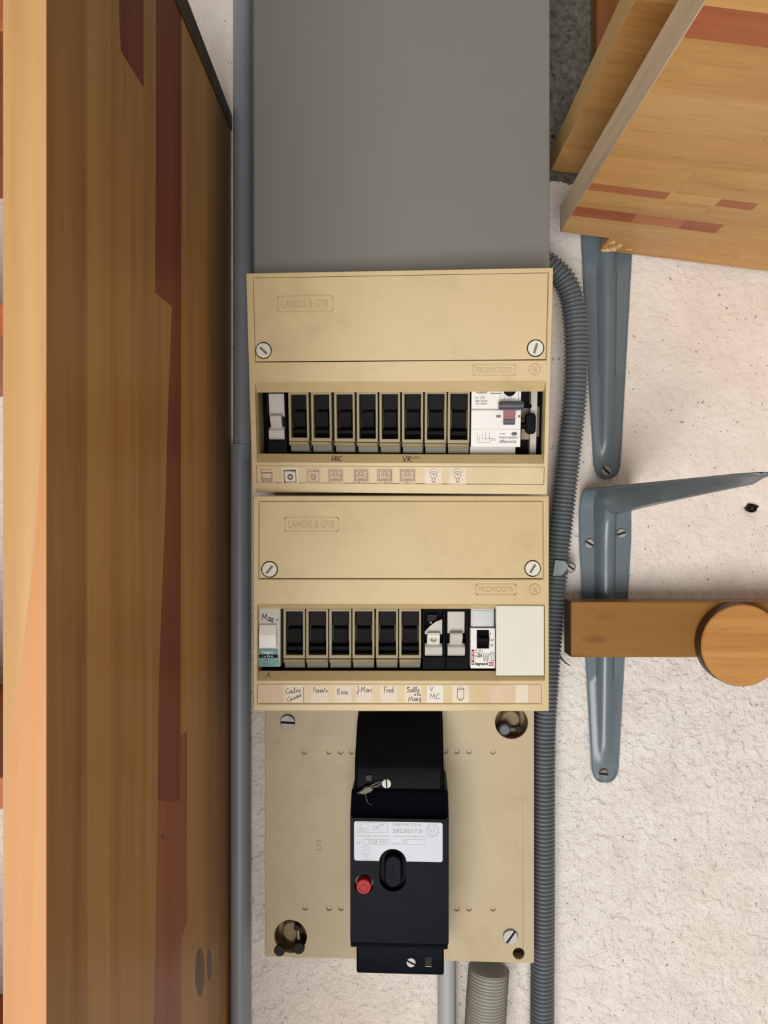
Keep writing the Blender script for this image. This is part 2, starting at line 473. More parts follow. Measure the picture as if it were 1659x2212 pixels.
def build_upright():
    root = thing('bookcase', (-.28, -.2, .95), 'orange pine bookcase upright with a pale front edge, at the left of the boards', 'bookcase')
    TOP, BOT = -345.0, 640.0
    T = 17.0
    def piece(name, pts, mat):      # pts: (px, py) on the right face, extruded through the thickness
        q = [(max(TOP, min(BOT, side_v(x, y))), side_n(x)) for x, y in pts]
        MB().prism(q, BX - T, BX, 'u').build(name, mat, root)
    def full(px0, px1): return [(px0, -9000), (px1, -9000), (px1, 9000), (px0, 9000)]
    N1 = side_n(100)
    piece('stave', full(101.2, 188), 'pine_z')
    # stave with a red heartwood wedge at its top
    wedge_l = [(255, -400), (257, 30), (261, 110), (310, 190)]
    piece('stave', full(188, 238), 'pine_z2')
    piece('stave', [(238, -9000), (255, -9000)] + wedge_l + [(310, 9000), (238, 9000)], 'pine_z')
    piece('heartwood_wedge', [(255, -9000)] + wedge_l + [(310, -9000)], 'heart_z')
    # the long red stave
    rl = [(337, 300), (335, 632), (371, 662), (364, 850), (357, 1100), (349, 1300), (343, 1480), (341, 1730)]
    rl2 = [(337, 1980), (332, 2250)]
    piece('stave', [(310, -9000), (337, -9000)] + rl + rl2 + [(332, 9000), (310, 9000)], 'pine_z2')
    rr = [(390, 1480), (392, 300)]
    piece('heartwood_stave', [(337, -9000)] + rl + [(389, 1730)] + rr + [(392, -9000)], 'heart_z')
    piece('heartwood_stave', [(341, 1730)] + rl2 + [(332, 9000), (392, 9000), (392, 2030), (404, 1990), (404, 1578), (390, 1590), (389, 1730)], 'heart_z2')
    piece('stave', [(392, -9000), (392, 300), (390, 1480), (390, 1590), (404, 1578), (404, 1990), (392, 2030), (392, 9000), (446, 9000), (446, -9000)], 'pine_z2')
    piece('stave', full(446, 500), 'pine_z')
    for kx, ky, hw, hh in ((432, 2100, 10, 52), (452, 2084, 4.5, 34), (352, 1478 + 330, 4, 7)):
        q = [(side_v(kx + hw * math.cos(a), ky + hh * math.sin(a)), side_n(kx + hw * math.cos(a))) for a in [2 * math.pi * i / 20 for i in range(20)]]
        MB().prism(q, BX - 2, BX + .12, 'u').build('knot', 'knotwood', root)
    # front edge: pale sapwood and orange heartwood
    n0, n1 = side_n(101.1), N1
    u0, u1 = BX - T, BX
    dv = lambda y: (y - CY) / FPX * .31 * 1000
    uu = lambda x: (x - CX) / FPX * .31 * 1000
    cut = [(uu(78), dv(1130)), (uu(70), dv(1230)), (uu(46), dv(1430)), (uu(22), dv(1600)), (uu(14), dv(1800)), (uu(9), dv(2300))]
    MB().prism([(u0, TOP), (u1, TOP), (u1, dv(760))] + cut + [(u0, dv(2300)), ], n0, n1).build('front_edge', 'edge_a', root)
    MB().prism([(u1, dv(760))] + cut + [(uu(9), BOT), (u1, BOT)], n0, n1).build('front_edge', 'edge_b', root)
    # shadow band under the top end, built as a thin dark strip
    MB().prism([(TOP + .2, side_n(300)), (TOP + .2, 0.5), (TOP + 13, 0.5), (TOP + 22, side_n(300))], BX, BX + .8, 'u').build('top_shade_strip', 'shade_edge', root)
    # two shelves and the far back behind it (left of the upright)
    for v0 in (-290, -118, 150, 420):
        MB().box(BX - T - 330, BX - T - .2, v0, v0 + 18, 2, 240).build('shelf', 'heart_x', root, bevel=.6)
    MB().box(BX - T - 347, BX - T - 330.2, TOP, BOT, 2, 375).build('side_panel', 'pine_z', root, bevel=.6)
build_upright()

# ------------------------------------------------------------------ grey trunking, conduits
def build_trunking():
    d = .607
    u0, _ = WD(548, 300, d); u1, _ = WD(1188, 300, d)
    n1 = (DW - d) * 1000
    root = thing('cable_trunking', ((u0 + u1) / 2000, -.03, 1.783), 'tall flat grey cable trunking cover above the upper board', 'trunking')
    MB().box(u0, u1, -900, -183, n1 - 2, n1).build('front_cover', 'trunk', root, bevel=1.6, seg=3)
    for a, b in ((u0 + .1, u0 + 1.6), (u1 - 1.6, u1 - .1)):
        MB().box(a, b, -900, -183, 2, n1 - 2.1).build('side_wall', 'trunk', root)
build_trunking()

def build_left_conduit():
    root = thing('conduit_pipe', (-.121, -.012, 1.0), 'straight grey plastic conduit running beside the wooden upright', 'pipe')
    r = 8.2; n = 11.0
    ua, _ = WD(524.5, 400, .674); ub, _ = WD(519, 1500, .674)
    MB().lathe(ua, 0, [], 3) if False else None
    MB().tube([(ua, -900, n), (ua, -50, n)], r, 32).build('upper_length', 'pipe', root, smooth=60)
    MB().tube([(ub, -49.5, n), (ub, 700, n)], r, 32).build('lower_length', 'pipe', root, smooth=60)
    MB().tube([((ua + ub) / 2, -58, n), ((ua + ub) / 2, -57.5, n), ((ua + ub) / 2, -46.5, n), ((ua + ub) / 2, -46, n)], [r + .6, r + 1.1, r + 1.1, r + .6], 32).build('coupling', 'pipe', root, smooth=40)
build_left_conduit()

def corrugated(name, path, r, pitch, depth, mat, label, cat, seg=28):
    """path: list of (u,v,n); resample and ripple the radius"""
    P = [Vector(p) for p in path]
    # Catmull-Rom
    dense = []
    for i in range(len(P) - 1):
        a, b, c, d = P[max(i - 1, 0)], P[i], P[i + 1], P[min(i + 2, len(P) - 1)]
        for k in range(60):
            t = k / 60
            dense.append(.5 * ((2 * b) + (c - a) * t + (2 * a - 5 * b + 4 * c - d) * t * t + (3 * b - a - 3 * c + d) * t ** 3))
    dense.append(P[-1])
    L = [0]
    for a, b in zip(dense, dense[1:]): L.append(L[-1] + (b - a).length)
    step = pitch / 6; out = []; rad = []; s_ = 0; j = 0
    while s_ < L[-1]:
        while j < len(L) - 2 and L[j + 1] < s_: j += 1
        t = (s_ - L[j]) / max(1e-9, L[j + 1] - L[j]); out.append(dense[j].lerp(dense[j + 1], t))
        ph = (s_ / pitch) % 1
        rad.append(r - depth * (.5 - .5 * math.cos(2 * math.pi * ph)) ** 1.6)
        s_ += step
    o = MB().tube(out, rad, seg).build(name, mat, None, smooth=70)
    return tag(o, label, cat)

def build_flex():
    pts = []
    for px, py, d in ((1165, 560, .650), (1196, 582, .648), (1222, 612, .648), (1238, 660, .650), (1245, 740, .652), (1243, 840, .655), (1231, 960, .660), (1216, 1090, .664), (1203, 1210, .667), (1192, 1330, .668), (1181, 1480, .668), (1174, 1620, .668), (1173, 1900, .668), (1171, 2212, .668), (1170, 2420, .668), (1170, 2700, .668), (1170, 2990, .668)):
        u, v = WD(px, py, d); pts.append((u, v, (DW - d) * 1000))
    corrugated('corrugated_conduit', pts, 10.2, 3.45, 2.1, 'flex', 'dark grey corrugated conduit running down the right side of both boards', 'conduit')
    pts = []
    for px, py, d in ((1056, 2092, .661), (1054, 2120, .660), (1051, 2160, .659), (1046, 2260, .658), (1042, 2420, .659), (1040, 2700, .662), (1040, 2990, .664)):
        u, v = WD(px, py, d); pts.append((u, v, (DW - d) * 1000))
    corrugated('corrugated_conduit', pts, 17.2, 2.5, 1.2, 'flexlight', 'thick pale grey corrugated conduit coming out below the plate', 'conduit', 36)
    ua, _ = WD(965.5, 2150, .668)
    u, v = WD(965.5, 2040, .668)
    MBx = MB().tube([(u, v, 16.5), (u, 640, 16.5)], 7.7, 28)
    tag(MBx.build('conduit_pipe', 'palepipe', None, smooth=60), 'short smooth pale grey pipe below the black circuit breaker', 'pipe')
build_flex()

def build_clip():
    d = .655
    u0, v0 = WD(1199, 1209, d); u1, v1 = WD(1226, 1244, d); n = (DW - d) * 1000
    root = thing('conduit_clip', ((u0 + u1) / 2000, -.015, 1.6 - v1 * .001), 'small grey plastic clip with a screw holding the corrugated conduit', 'clip')
    MB().prism([(u0, v0), (u1 - 2, v0 + 1), (u1 + 1, v0 + 5), (u1 - 1, v1 - 4), (u0 + 5, v1), (u0 - 2, v1)], n - 3, n).build('strap', 'pipe', root, bevel=.5)
    us, vs = WD(1234, 1226, .663)
    MB().lathe(us, vs, [(5, 0.5), (5, 18), (4, 20)], 20).build('foot', 'pipe', root)
    slotted_screw(WF, us, vs, 20.2, 3.2, 1.8, .6, root)
build_clip()

# ------------------------------------------------------------------ shelves at the top right
th = math.radians(7.13)
def build_shelf(F, label, rows, depth, thick, notch=None, length=520, end='endgrain'):
    """rows: list of (v0, v1, [(u_end, material), ...]) from the wall outwards; each block is a piece"""
    O = F.P(0, 0, 0)
    root = thing('shelf', F.P(length / 2, depth / 2, 0), label, 'shelf', 'wooden shelves at the top right')
    k = math.tan(th) * thick
    for v0, v1, blocks in rows:
        cut = notch and v0 < notch[1] - .01
        u = notch[0] if cut else .6
        first = not cut
        for ue, mt in blocks:
            if ue <= u: continue
            sh = k if first else 0
            MB().prism([(u + .04, 0), (ue - .04, 0), (ue - .04, -thick), (u + .04 - sh, -thick)], v0 + .015, v1 - .015, 'v').build('stave', mt, root, F, bevel=.06, seg=1)
            u = ue; first = False
    vs = notch[1] if notch else 3
    MB().prism([(0, 0), (.6, 0), (.6 - k, -thick), (-k, -thick)], vs, depth, 'v').build('end_face', end, root, F, bevel=.15, seg=1)
    return root

SF1 = Frame((.144, -.003, 1.8292), (math.cos(th), 0, -math.sin(th)), (0, -1, 0), (-math.sin(th), 0, -math.cos(th)))
SF2 = Frame((.144, -.003, 1.8946), (math.cos(th), 0, -math.sin(th)), (0, -1, 0), (-math.sin(th), 0, -math.cos(th)))
A, B, C_, H, H2 = 'pine_x', 'pine_x2', 'pine_x3', 'heart_x', 'heart_x2'
def sv(F, px, py): return F.uv(px, py, 0)
rows1 = []
# stave boundaries read along the left end, as distance from the wall
r1 = [(8.5, 38, [(150, B), (330, A), (520, B)]),
      (38, 74, [(120, C_), (300, B), (520, A)]),
      (74, 92, [(46, H), (84, H2), (112, H), (300, A), (520, B)]),
      (92, 122, [(90, A), (260, C_), (520, B)]),
      (122, 134, [(56, H2), (92, A), (118, H2), (300, C_), (520, A)]),
      (134, 176, [(60, B), (210, A), (520, C_)]),
      (176, 216, [(130, A), (320, B), (520, A)]),
      (216, 256, [(80, C_), (250, A), (520, B)]),
      (256, 302, [(170, A), (520, C_)]),
      (302, 326, [(230, H), (520, H2)]),
      (326, 362, [(140, A), (520, B)]),
      (362, 400, [(200, C_), (520, A)])]
S1 = build_shelf(SF1, 'lower thick pine shelf with red streaks and a splintered rear corner', r1, 400, 21, notch=(41, 38))
r2 = [(3, 60, [(200, B), (520, A)]), (60, 115, [(150, A), (520, B)]), (115, 170, [(240, B), (520, C_)]), (170, 230, [(110, B), (520, A)]),
      (230, 290, [(190, A), (520, B)]), (290, 345, [(130, B), (520, A)]), (345, 400, [(210, A), (520, C_)])]
S2 = build_shelf(SF2, 'upper pine shelf mostly hidden behind the lower shelf', r2, 400, 18, end='shelf_end')
# splintered wood at the notch
def splinters():
    for (a, b, c, d_, h, rz) in ((42, 50, 8.6, 14, 1.6, 0), (47, 53, 13, 20, 2.4, 1), (50, 55, 19, 28, 1.4, 2), (43, 48, 26, 33, 1.0, 3), (60, 66, 18, 20, .6, 4)):
        q = [(a, c), (b - 1, c + 1), (b, d_ - 2), ((a + b) / 2, d_), (a + 1.5, d_ - 3)]
        MB().prism(q, 0, h, taper=[((x * .7 + (a + b) / 2 * .3), (y * .7 + (c + d_) / 2 * .3)) for x, y in q]).build('splinter', 'splinter', S1, SF1, smooth=0)
splinters()
# vertical wooden post behind the shelves
u0, _ = WD(1283, 50, .672); u1 = u0 + 44
tag(MB().box(u0, u1, -860, -316, 2, 22).build('wall_post', 'post', None, bevel=1.5), 'reddish wooden post fixed upright to the cement behind the upper shelf', 'post')

# ------------------------------------------------------------------ shelf brackets
def build_bracket(u_c, v_top, label, wtop=22.0, wbot=10.5, low_rib=False, leg=254.0, arm=292.0, arm_end_w=10.0):
    root = thing('shelf_bracket', (u_c * .001, -.01, 1.6 - (v_top + leg) * .001), label, 'bracket', 'blue-grey shelf brackets')
    R = 17.0
    st = []     # stations: (v, n, tangent angle, half width, rib height, rib half width)
    nleg, narm = 34, 34
    def lp(a, b, t): return a + (b - a) * t
    off = 1.6
    # path: leg from the bottom (v = leg) to the top, corner arc, arm outwards
    path = []
    for i in range(nleg + 1):
        t = (i / nleg) ** 1.9; v = lp(leg, R, t); path.append((v + v_top, off, (0, 1), t * (leg - R)))
    for i in range(1, 8):
        a = math.pi / 2 * i / 8
        path.append((v_top + R - R * math.sin(a), off + R - R * math.cos(a), (math.sin(a), math.cos(a)), None))
    for i in range(narm + 1):
        t = 1 - (1 - i / narm) ** 1.9; path.append((v_top, lp(off + R, arm, t), (1, 0), None))
    bm = MB(); rows = []
    N = len(path)
    for i, (v, n, nd, _) in enumerate(path):
        # fraction along the leg (0 bottom .. 1 corner) and the arm (0 corner .. 1 tip)
        if i <= nleg:
            t = (leg + v_top - v) / (leg - R); hw = lp(wbot, wtop, min(1, t * 1.12)); rh = lp(2.0, 9.5, min(1, t * 1.3)) + 6.5 * max(0, (t - .84) / .16) ** 2.2; rw = lp(5.0, 8.5, t)
            if low_rib: rh = min(rh, lp(9.5, 6.0, min(1, max(0, (t - .6) / .2))))
            e = leg + v_top - v
            if e < wbot: hw = max(2.5, math.sqrt(max(0, wbot ** 2 - (wbot - e) ** 2)))
            if e < 16: rh = 0.0
            elif e < 30: rh *= (e - 16) / 14
        elif i <= nleg + 7:
            hw = wtop - 0.5; rh = 16.3; rw = 8.5
        else:
            t = (n - off - R) / (arm - off - R); hw = lp(wtop - .5, arm_end_w, min(1, t * 1.05)); rh = lp(23, 3.0, t ** .85) - 6.5 * max(0, 1 - t / .06); rw = lp(8.5, 5.5, t)
            e = arm - n
            if e < arm_end_w: hw = max(2.5, math.sqrt(max(0, arm_end_w ** 2 - (arm_end_w - e) ** 2)))
            if e < 20: rh *= max(0, (e - 8) / 12)
        rw = min(rw, hw * .7)
        # inner normal direction in (v, n): leg -> +n, arm -> +v
        dv, dn = nd
        prof = [(-hw, .8), (-hw * .995, 0), (-rw - 1.2, 0), (-rw * .78, rh * .55), (-rw * .42, rh * .95), (0, rh), (rw * .42, rh * .95), (rw * .78, rh * .55), (rw + 1.2, 0), (hw * .995, 0), (hw, .8)]
        rows.append([bm.b.verts.new((u_c + x, v + dv * h, n + dn * h)) for x, h in prof])
    for a, b in zip(rows, rows[1:]):
        for k in range(len(a) - 1): bm.b.faces.new((a[k], a[k + 1], b[k + 1], b[k]))
    o = bm.build('pressed_steel_arm', 'bracket', root, smooth=50)
    m = o.modifiers.new('solid', 'SOLIDIFY'); m.thickness = .0014; m.offset = 0
    return root
def flat_screw(root, px, py, d, r, ang, mat='steel'):
    u, v = WD(px, py, d); slotted_screw(WF, u, v, (DW - d) * 1000, r, 1.3, ang, root, mat)

uc, vt = WD(1306, 1058, .684)
b2 = build_bracket(uc, vt, 'blue-grey steel shelf bracket with its bare arm pointing forward, behind the batten')
flat_screw(b2, 1273, 1174, .682, 4.0, .5); flat_screw(b2, 1342, 1152, .682, 4.0, -.3); flat_screw(b2, 1304, 1671, .682, 4.0, .1, 'darksteel')
uc1, vb1 = WD(1310, 1034, .684)
b1 = build_bracket(uc1 , vb1 - 254, 'blue-grey steel shelf bracket hanging below the splintered shelf', low_rib=True)
flat_screw(b1, 1309, 1017, .682, 4.2, .8)

# ------------------------------------------------------------------ batten and round disc
def build_batten():
    df, db = .643, .6665
    u0, v0 = WD(1233, 1300, df); _, v1 = WD(1233, 1420, df)
    nf, nb = (DW - df) * 1000, (DW - db) * 1000
    root = thing('wall_batten', (u0 * .001 + .2, -.03, 1.6 - v1 * .001), 'varnished wooden batten lying across the bare bracket', 'batten')
    MB().box(u0 + .5, u0 + 420, v0, v1, nb, nf).build('batten_body', 'batten', root, bevel=.8)
    MB().box(u0, u0 + .5, v0 + .3, v1 - .3, nb + .3, nf - .5).build('end_grain', 'batten_end', root)
    dd = .627
    uc, vc = WD(1605, 1395, dd)
    r = 89 / FPX * dd * 1000
    o = MB().lathe(uc, vc, [(r - 2, nf + .2), (r, nf + 2), (r, nf + 14.2), (r - 1, nf + 15.4)], 64).build('peg_disc', 'disc', None, smooth=30)
    # darker rim band
    tag(o, 'round varnished wooden disc fixed on the front of the batten', 'disc')
    MB().lathe(uc, vc, [(r + .1, nf + 1.8), (r + .25, nf + 2.2), (r + .25, nf + 13.4), (r + .1, nf + 13.9)], 64).build('rim', 'disc_side', o, smooth=60)
build_batten()

# wall plug in the broken hole
def build_plug():
    u, v = WD(1626, 1098, .684)
    root = thing('wall_plug', (u * .001, 0, 1.6 - v * .001 - .004), 'dark plastic wall plug in a broken hole below the bracket arm', 'wall plug')
    MB().lathe(u, v, [(3.6, -6), (3.6, .3), (2.2, .3), (2.0, -5)], 18).build('sleeve', 'blackm', root)
    pts = []
    for i in range(18):
        a = 2 * math.pi * i / 18; rr = random.uniform(3.8, 6.6); pts.append((u + rr * 1.15 * math.cos(a) - .8, v + rr * .72 * math.sin(a)))
    MB().prism(pts, -1.5, -.1).build('chipped_rim', 'dark', root, smooth=0)
build_plug()

# ------------------------------------------------------------------ handwriting strokes (unit box, y down)
GL = {
 'A': (.8, [[(0, 1), (.4, 0), (.8, 1)], [(.12, .68), (.7, .64)]]),
 'B': (.75, [[(.1, 1), (.15, .05), (.5, .0), (.62, .2), (.2, .48), (.65, .6), (.6, .92), (.1, 1)]]),
 'C': (.75, [[(.7, .12), (.45, 0), (.12, .35), (.08, .75), (.35, 1), (.72, .85)]]),
 'F': (.7, [[(.2, 1.05), (.2, .1)], [(0, .1), (.4, 0), (.7, .06)], [(.08, .5), (.5, .45)]]),
 'J': (.6, [[(.05, .05), (.6, 0)], [(.42, .03), (.4, .9), (.22, 1.3), (0, 1.15), (.2, .85), (.6, .6)]]),
 'M': (.95, [[(0, 1), (.12, .05), (.42, .7), (.72, 0), (.86, 1)]]),
 'P': (.65, [[(.12, 1.05), (.15, .02), (.5, 0), (.65, .25), (.45, .48), (.15, .5)]]),
 'R': (.7, [[(.1, 1), (.12, 0), (.55, .05), (.55, .4), (.12, .5), (.65, 1)]]),
 'S': (.6, [[(.58, .1), (.25, 0), (.1, .25), (.5, .55), (.4, .95), (0, .9)]]),
 'V': (.65, [[(0, 0), (.22, 1), (.62, -.05)]]),
 'a': (.55, [[(.45, .5), (.2, .45), (.05, .75), (.2, 1), (.42, .8), (.45, .5), (.46, .95), (.58, .95)]]),
 'b': (.5, [[(.1, .1), (.08, .95), (.35, .95), (.42, .65), (.15, .6)]]),
 'c': (.45, [[(.42, .55), (.2, .48), (.05, .75), (.2, 1), (.45, .9)]]),
 'd': (.55, [[(.42, .6), (.15, .5), (.05, .8), (.22, 1), (.42, .75), (.46, -.05), (.47, .95), (.58, .95)]]),
 'e': (.48, [[(.05, .78), (.35, .7), (.38, .52), (.18, .48), (.05, .8), (.2, 1), (.48, .9)]]),
 'g': (.5, [[(.42, .5), (.12, .5), (.08, .85), (.3, .95), (.42, .55), (.4, 1.25), (.15, 1.35), (.5, .92)]]),
 'i': (.28, [[(.08, .5), (.1, .95), (.28, .92)], [(.12, .22), (.16, .27)]]),
 'l': (.32, [[(.05, .9), (.25, .2), (.15, -.05), (.06, .3), (.12, .98), (.32, .92)]]),
 'n': (.55, [[(.05, .5), (.08, 1), (.2, .55), (.36, .52), (.38, .98), (.56, .92)]]),
 'o': (.48, [[(.25, .5), (.05, .7), (.15, 1), (.38, .9), (.36, .58), (.25, .5), (.48, .58)]]),
 'r': (.4, [[(.05, .5), (.1, 1), (.14, .65), (.38, .52)]]),
 's': (.42, [[(.05, .95), (.28, .5), (.34, .85), (.15, 1), (.05, .9)], [(.34, .9), (.44, .9)]]),
 't': (.38, [[(.15, .05), (.13, .9), (.36, .95)], [(0, .38), (.34, .34)]]),
 'u': (.55, [[(.05, .52), (.08, .95), (.3, .95), (.38, .5), (.42, .95), (.55, .92)]]),
 '-': (.35, [[(.05, .6), (.3, .58)]]), ' ': (.3, []), '=': (.4, [[(.05, .5), (.35, .5)], [(.05, .7), (.35, .7)]]), '.': (.2, [[(.08, .95), (.12, .98)]]),
}
def script(txt, u0, u1, v0, v1, slope=0.0):
    tot = sum(GL[c][0] for c in txt) + .05 * (len(txt) - 1); x = 0; out = []
    for c in txt:
        wd, st = GL[c]
        for L in st:
            out.append([(u0 + (x + p[0]) / tot * (u1 - u0), v0 + p[1] * (v1 - v0) + slope * (x + p[0]) / tot * (u1 - u0)) for p in L])
        x += wd + .05
    return out
def cl(pts): return pts + [pts[0]]
def rl_(u0, u1, v0, v1): return cl([(u0, v0), (u1, v0), (u1, v1), (u0, v1)])

# ------------------------------------------------------------------ the two consumer units
FU = Frame((-.1035, -DW + .5906, 1.7791), (.2260, -.0210, -.0023), (.0007, .0247, -.1637))
_u, _v = WD(546.5, 1070.5, .603)
FL = Frame((_u * .001, -DW + .603, 1.6 - _v * .001), (1, 0, 0), (0, 0, -1))
PW, PH = 227.0, 165.4

def logo_box(F, px0, px1, py0, py1, txt, root, n, name='embossed_logo'):
    u0, v0 = F.uv(px0, py0); u1, v1 = F.uv(px1, py1)
    m = MB(); m.ribbon([cl(rrect(u0, u1, v0, v1, 1.4, 3))], .55, n, .35)
    pw, ph = (u1 - u0) * .07, (v1 - v0) * .24
    m.text(txt, u0 + pw, u1 - pw, v0 + ph, v1 - ph, n, n + .5)
    return m.build(name, 'beige_emb', root, F, smooth=0)

def board(F, name, label, cat_px, upper):
    root = thing(name, F.P(PW / 2, PH, -12), label, 'fuse box', 'beige fuse boxes')
    uv = F.uv
    g = cat_px
    cu0, cv0 = uv(*g['cover'][0]); cu1, cv1 = uv(*g['cover'][1])
    wu0, wv0 = uv(*g['win'][0]); wu1, wv1 = uv(*g['win'][1])
    iu0, iv0 = uv(g['inn'][0][0], g['inn'][0][1], -7); iu1, iv1 = uv(g['inn'][1][0], g['inn'][1][1], -7)
    lu0, lv0 = uv(*g['strip'][0]); lu1, lv1 = uv(*g['strip'][1])
    MB().grid_plate((0, PW), (0, PH), -25, 0, [(cu0, cu1, cv0, cv1), (wu0, wu1, wv0, wv1), (lu0, lu1, lv0, lv1)]).build('frame', 'beige', root, F, bevel=.9, seg=2)
    # inset cover plate with screw holes
    scr = [uv(*p) for p in g['screws']]
    gp = .35
    cov = MB().holes_plate([(cu0 + gp, cv0 + gp), (cu1 - gp, cv0 + gp), (cu1 - gp, cv1 - gp - .3), (cu0 + gp, cv1 - gp - .3)], [circ(a, b, 6.4) for a, b in scr], -4, -.45).build('cover_plate', 'beige', root, F, bevel=.4)
    MB().box(cu0, cu1, cv0, cv1, -9, -7).build('inner_wall', 'dark', root, F)
    for (a, b), ang in zip(scr, g['ang']):
        ca, sa = math.cos(ang), math.sin(ang)
        sl = [(a + x * ca - y * sa, b + x * sa + y * ca) for x, y in ((-3.7, -.85), (3.7, -.85), (3.7, .85), (-3.7, .85))]
        hd = MB().holes_plate(circ(a, b, 5.6, 32), [sl], -5, .3).build('cover_screw', 'offwhite', root, F, bevel=.25)
        MB().lathe(a, b, [(5.4, -6.4), (5.4, -1.2)], 24).build('slot', 'olive', hd, F) if False else MB().prism([(a + (x - a) * 1.02, b + (y - b) * 1.02) for x, y in sl], -5.4, -1.0).build('slot', 'olive', hd, F)
    # slanted window surround and label strip
    MB().funnel((wu0, wu1, wv0, wv1), (iu0, iu1, iv0, iv1), -.3, -7).build('window_surround', 'beige', root, F, smooth=0)
    st = MB().box(lu0 + .15, lu1 - .15, lv0 + .15, lv1 - .15, -3, -.7).build('label_strip', 'beige', root, F, bevel=.2, seg=1)
    # dark inside
    m = MB(); m.box(iu0 - 3, iu1 + 3, iv0 - 12, iv1 + 8, -47, -45)
    m.build('back_panel', 'dark', root, F)
    MB().box(iu0 - 2, iu1 + 2, (iv0 + iv1) / 2 - 12, (iv0 + iv1) / 2 + 12, -44.5, -43).build('mounting_rail', 'darksteel', root, F)
    m = MB()
    DB = -66 if upper else -80
    m.box(iu0 - 3.2, iu0 - 1.2, iv0 - 12, iv1 + 8, DB, -25.2); m.box(iu1 + 1.2, iu1 + 3.2, iv0 - 12, iv1 + 8, DB, -25.2)
    m.box(iu0 - 3.2, iu1 + 3.2, iv0 - 14, iv0 - 12, DB, -25.2); m.box(iu0 - 3.2, iu1 + 3.2, iv1 + 8, iv1 + 10, DB if upper else -50, -25.2)
    m.build('back_box', 'dark', root, F)  # beige box coloured dark to carry the shade of its inside
    logo_box(F, *g['logo1'], 'LANDIS & GYR', root, -.45)
    logo_box(F, *g['logo2'], 'PROMOGYR', root, 0)
    a, b = uv(*g['round'])
    m = MB(); m.ribbon([cl(circ(a, b, 4.1, 24))], .5, 0, .35); m.text('lg', a - 1.9, a + 1.9, b - 2.4, b + 2.4, 0, .45)
    m.build('round_mark', 'beige_emb', root, F, smooth=0)
    o_ = F.P(0, iv1, -7)
    return root, Frame(o_, F.eu, F.P(0, wv1, -.3) - o_)

GU = dict(cover=((546, 600), (1180, 778)), win=((550, 826), (1175, 1001)), inn=((557, 848), (1170, 982)), strip=((553, 1006), (1175, 1047)),
          screws=((569, 757), (1157, 752)), ang=(.75, -1.3), logo1=(600, 719, 640, 672), logo2=(1022, 1113, 788, 811), round=(1155, 798))
GD = dict(cover=((559, 1082), (1174, 1251)), win=((556, 1306), (1177, 1469)), inn=((558, 1315), (1176, 1449)), strip=((556, 1478), (1170, 1520)),
          screws=((582, 1230), (1151, 1228)), ang=(-.9, -1.0), logo1=(615, 731, 1118, 1148), logo2=(1028, 1115, 1262, 1285), round=(1155, 1273))
BU, STU = board(FU, 'fuse_box', 'upper yellowed beige fuse box with picture labels, tilted forward under the grey trunking', GU, True)
BL, STL = board(FL, 'fuse_box', 'lower yellowed beige fuse box with handwritten paper labels', GD, False)

# ---- modules inside
def fuse_holder(F, px0, px1, py0, py1, label):
    """beige framed fuse holder with a black carrier behind; pixel box is its front frame"""
    N = -8.0
    u0, v0 = F.uv(px0, py0, N); u1, v1 = F.uv(px1, py1, N)
    r = thing('fuse_holder', F.P((u0 + u1) / 2, v1, -30), label, 'fuse holder', 'black fuse holders with beige frames')
    wd = u1 - u0
    ivb = v1 - 3.2
    MB().box(u0 + .1, u1 - .1, v0 - 2, v1 + 9, -42, -20).build('base', 'olive', r, F, bevel=.3)
    MB().grid_plate((u0, u1), (v0, v1 - .4), -19.5, N, [(u0 + 2.0, u1 - 1.7, v0 + 2.1, ivb)]).build('frame', 'beige_frame', r, F, bevel=.35)
    MB().prism([(v1 - .2, N - 4), (v1 - .2, N + 1.1), (v1 + 1.4, N + 1.4), (v1 + 2.7, N + .2), (v1 + 2.7, N - 4)], u0 + .3, u1 - .3, 'u').build('pull_lip', 'beige_frame', r, F, bevel=.25)
    MB().box(u0 + .6, u1 - .6, v1 + 2.8, v1 + 7.5, -19.8, N - 4.5).build('lower_face', 'olive', r, F)
    # carrier: sloped smoked upper cover, raised grip, ledge
    a, b = u0 + 2.3, u1 - 2.0; h = ivb - v0
    MB().prism([(v0 + 2.3, -19.4), (v0 + 2.3, -13.5), (v0 + h * .38, -12.2), (v0 + h * .40, -19.4)], a, b, 'u').build('smoked_cover', 'smoke', r, F, bevel=.2)
    MB().prism([(v0 + h * .405, -19.4), (v0 + h * .405, -10.4), (v0 + h * .44, -9.2), (v0 + h * .52, -9.4), (v0 + h * .76, -12.0), (v0 + h * .78, -19.4)], a + 1.0, b - 1.0, 'u').build('grip', 'grip', r, F, bevel=.35)
    MB().prism([(v0 + h * .785, -19.4), (v0 + h * .785, -13.2), (v0 + h * .83, -10.8), (v0 + h * .90, -11.5), (v0 + h * .99, -16), (v0 + h * .99, -19.4)], a, b, 'u').build('ledge', 'grip', r, F, bevel=.3)
    return r

UX = [(622, 668), (671, 717), (721, 767), (770, 816.5), (819, 864.5), (868, 914), (917.5, 964), (967.5, 1014)]
ORD = ['first', 'second', 'third', 'fourth', 'fifth', 'sixth', 'seventh', 'eighth']
icons_u = ['washing machine', 'plain washing machine', 'first socket', 'second socket', 'third socket', 'fourth socket', 'first lamp', 'second lamp']
for i, (a, b) in enumerate(UX):
    fuse_holder(FU, a, b, 847 - i * .35, 954.5 + i * .7, f'{ORD[i]} black fuse holder from the left in the upper box')
LX = [(612, 659), (661, 709), (711, 759), (761, 809), (812, 860), (862, 910)]
for i, (a, b) in enumerate(LX):
    fuse_holder(FL, a, b, 1315, 1424, f'{ORD[i]} black fuse holder from the left in the lower box')

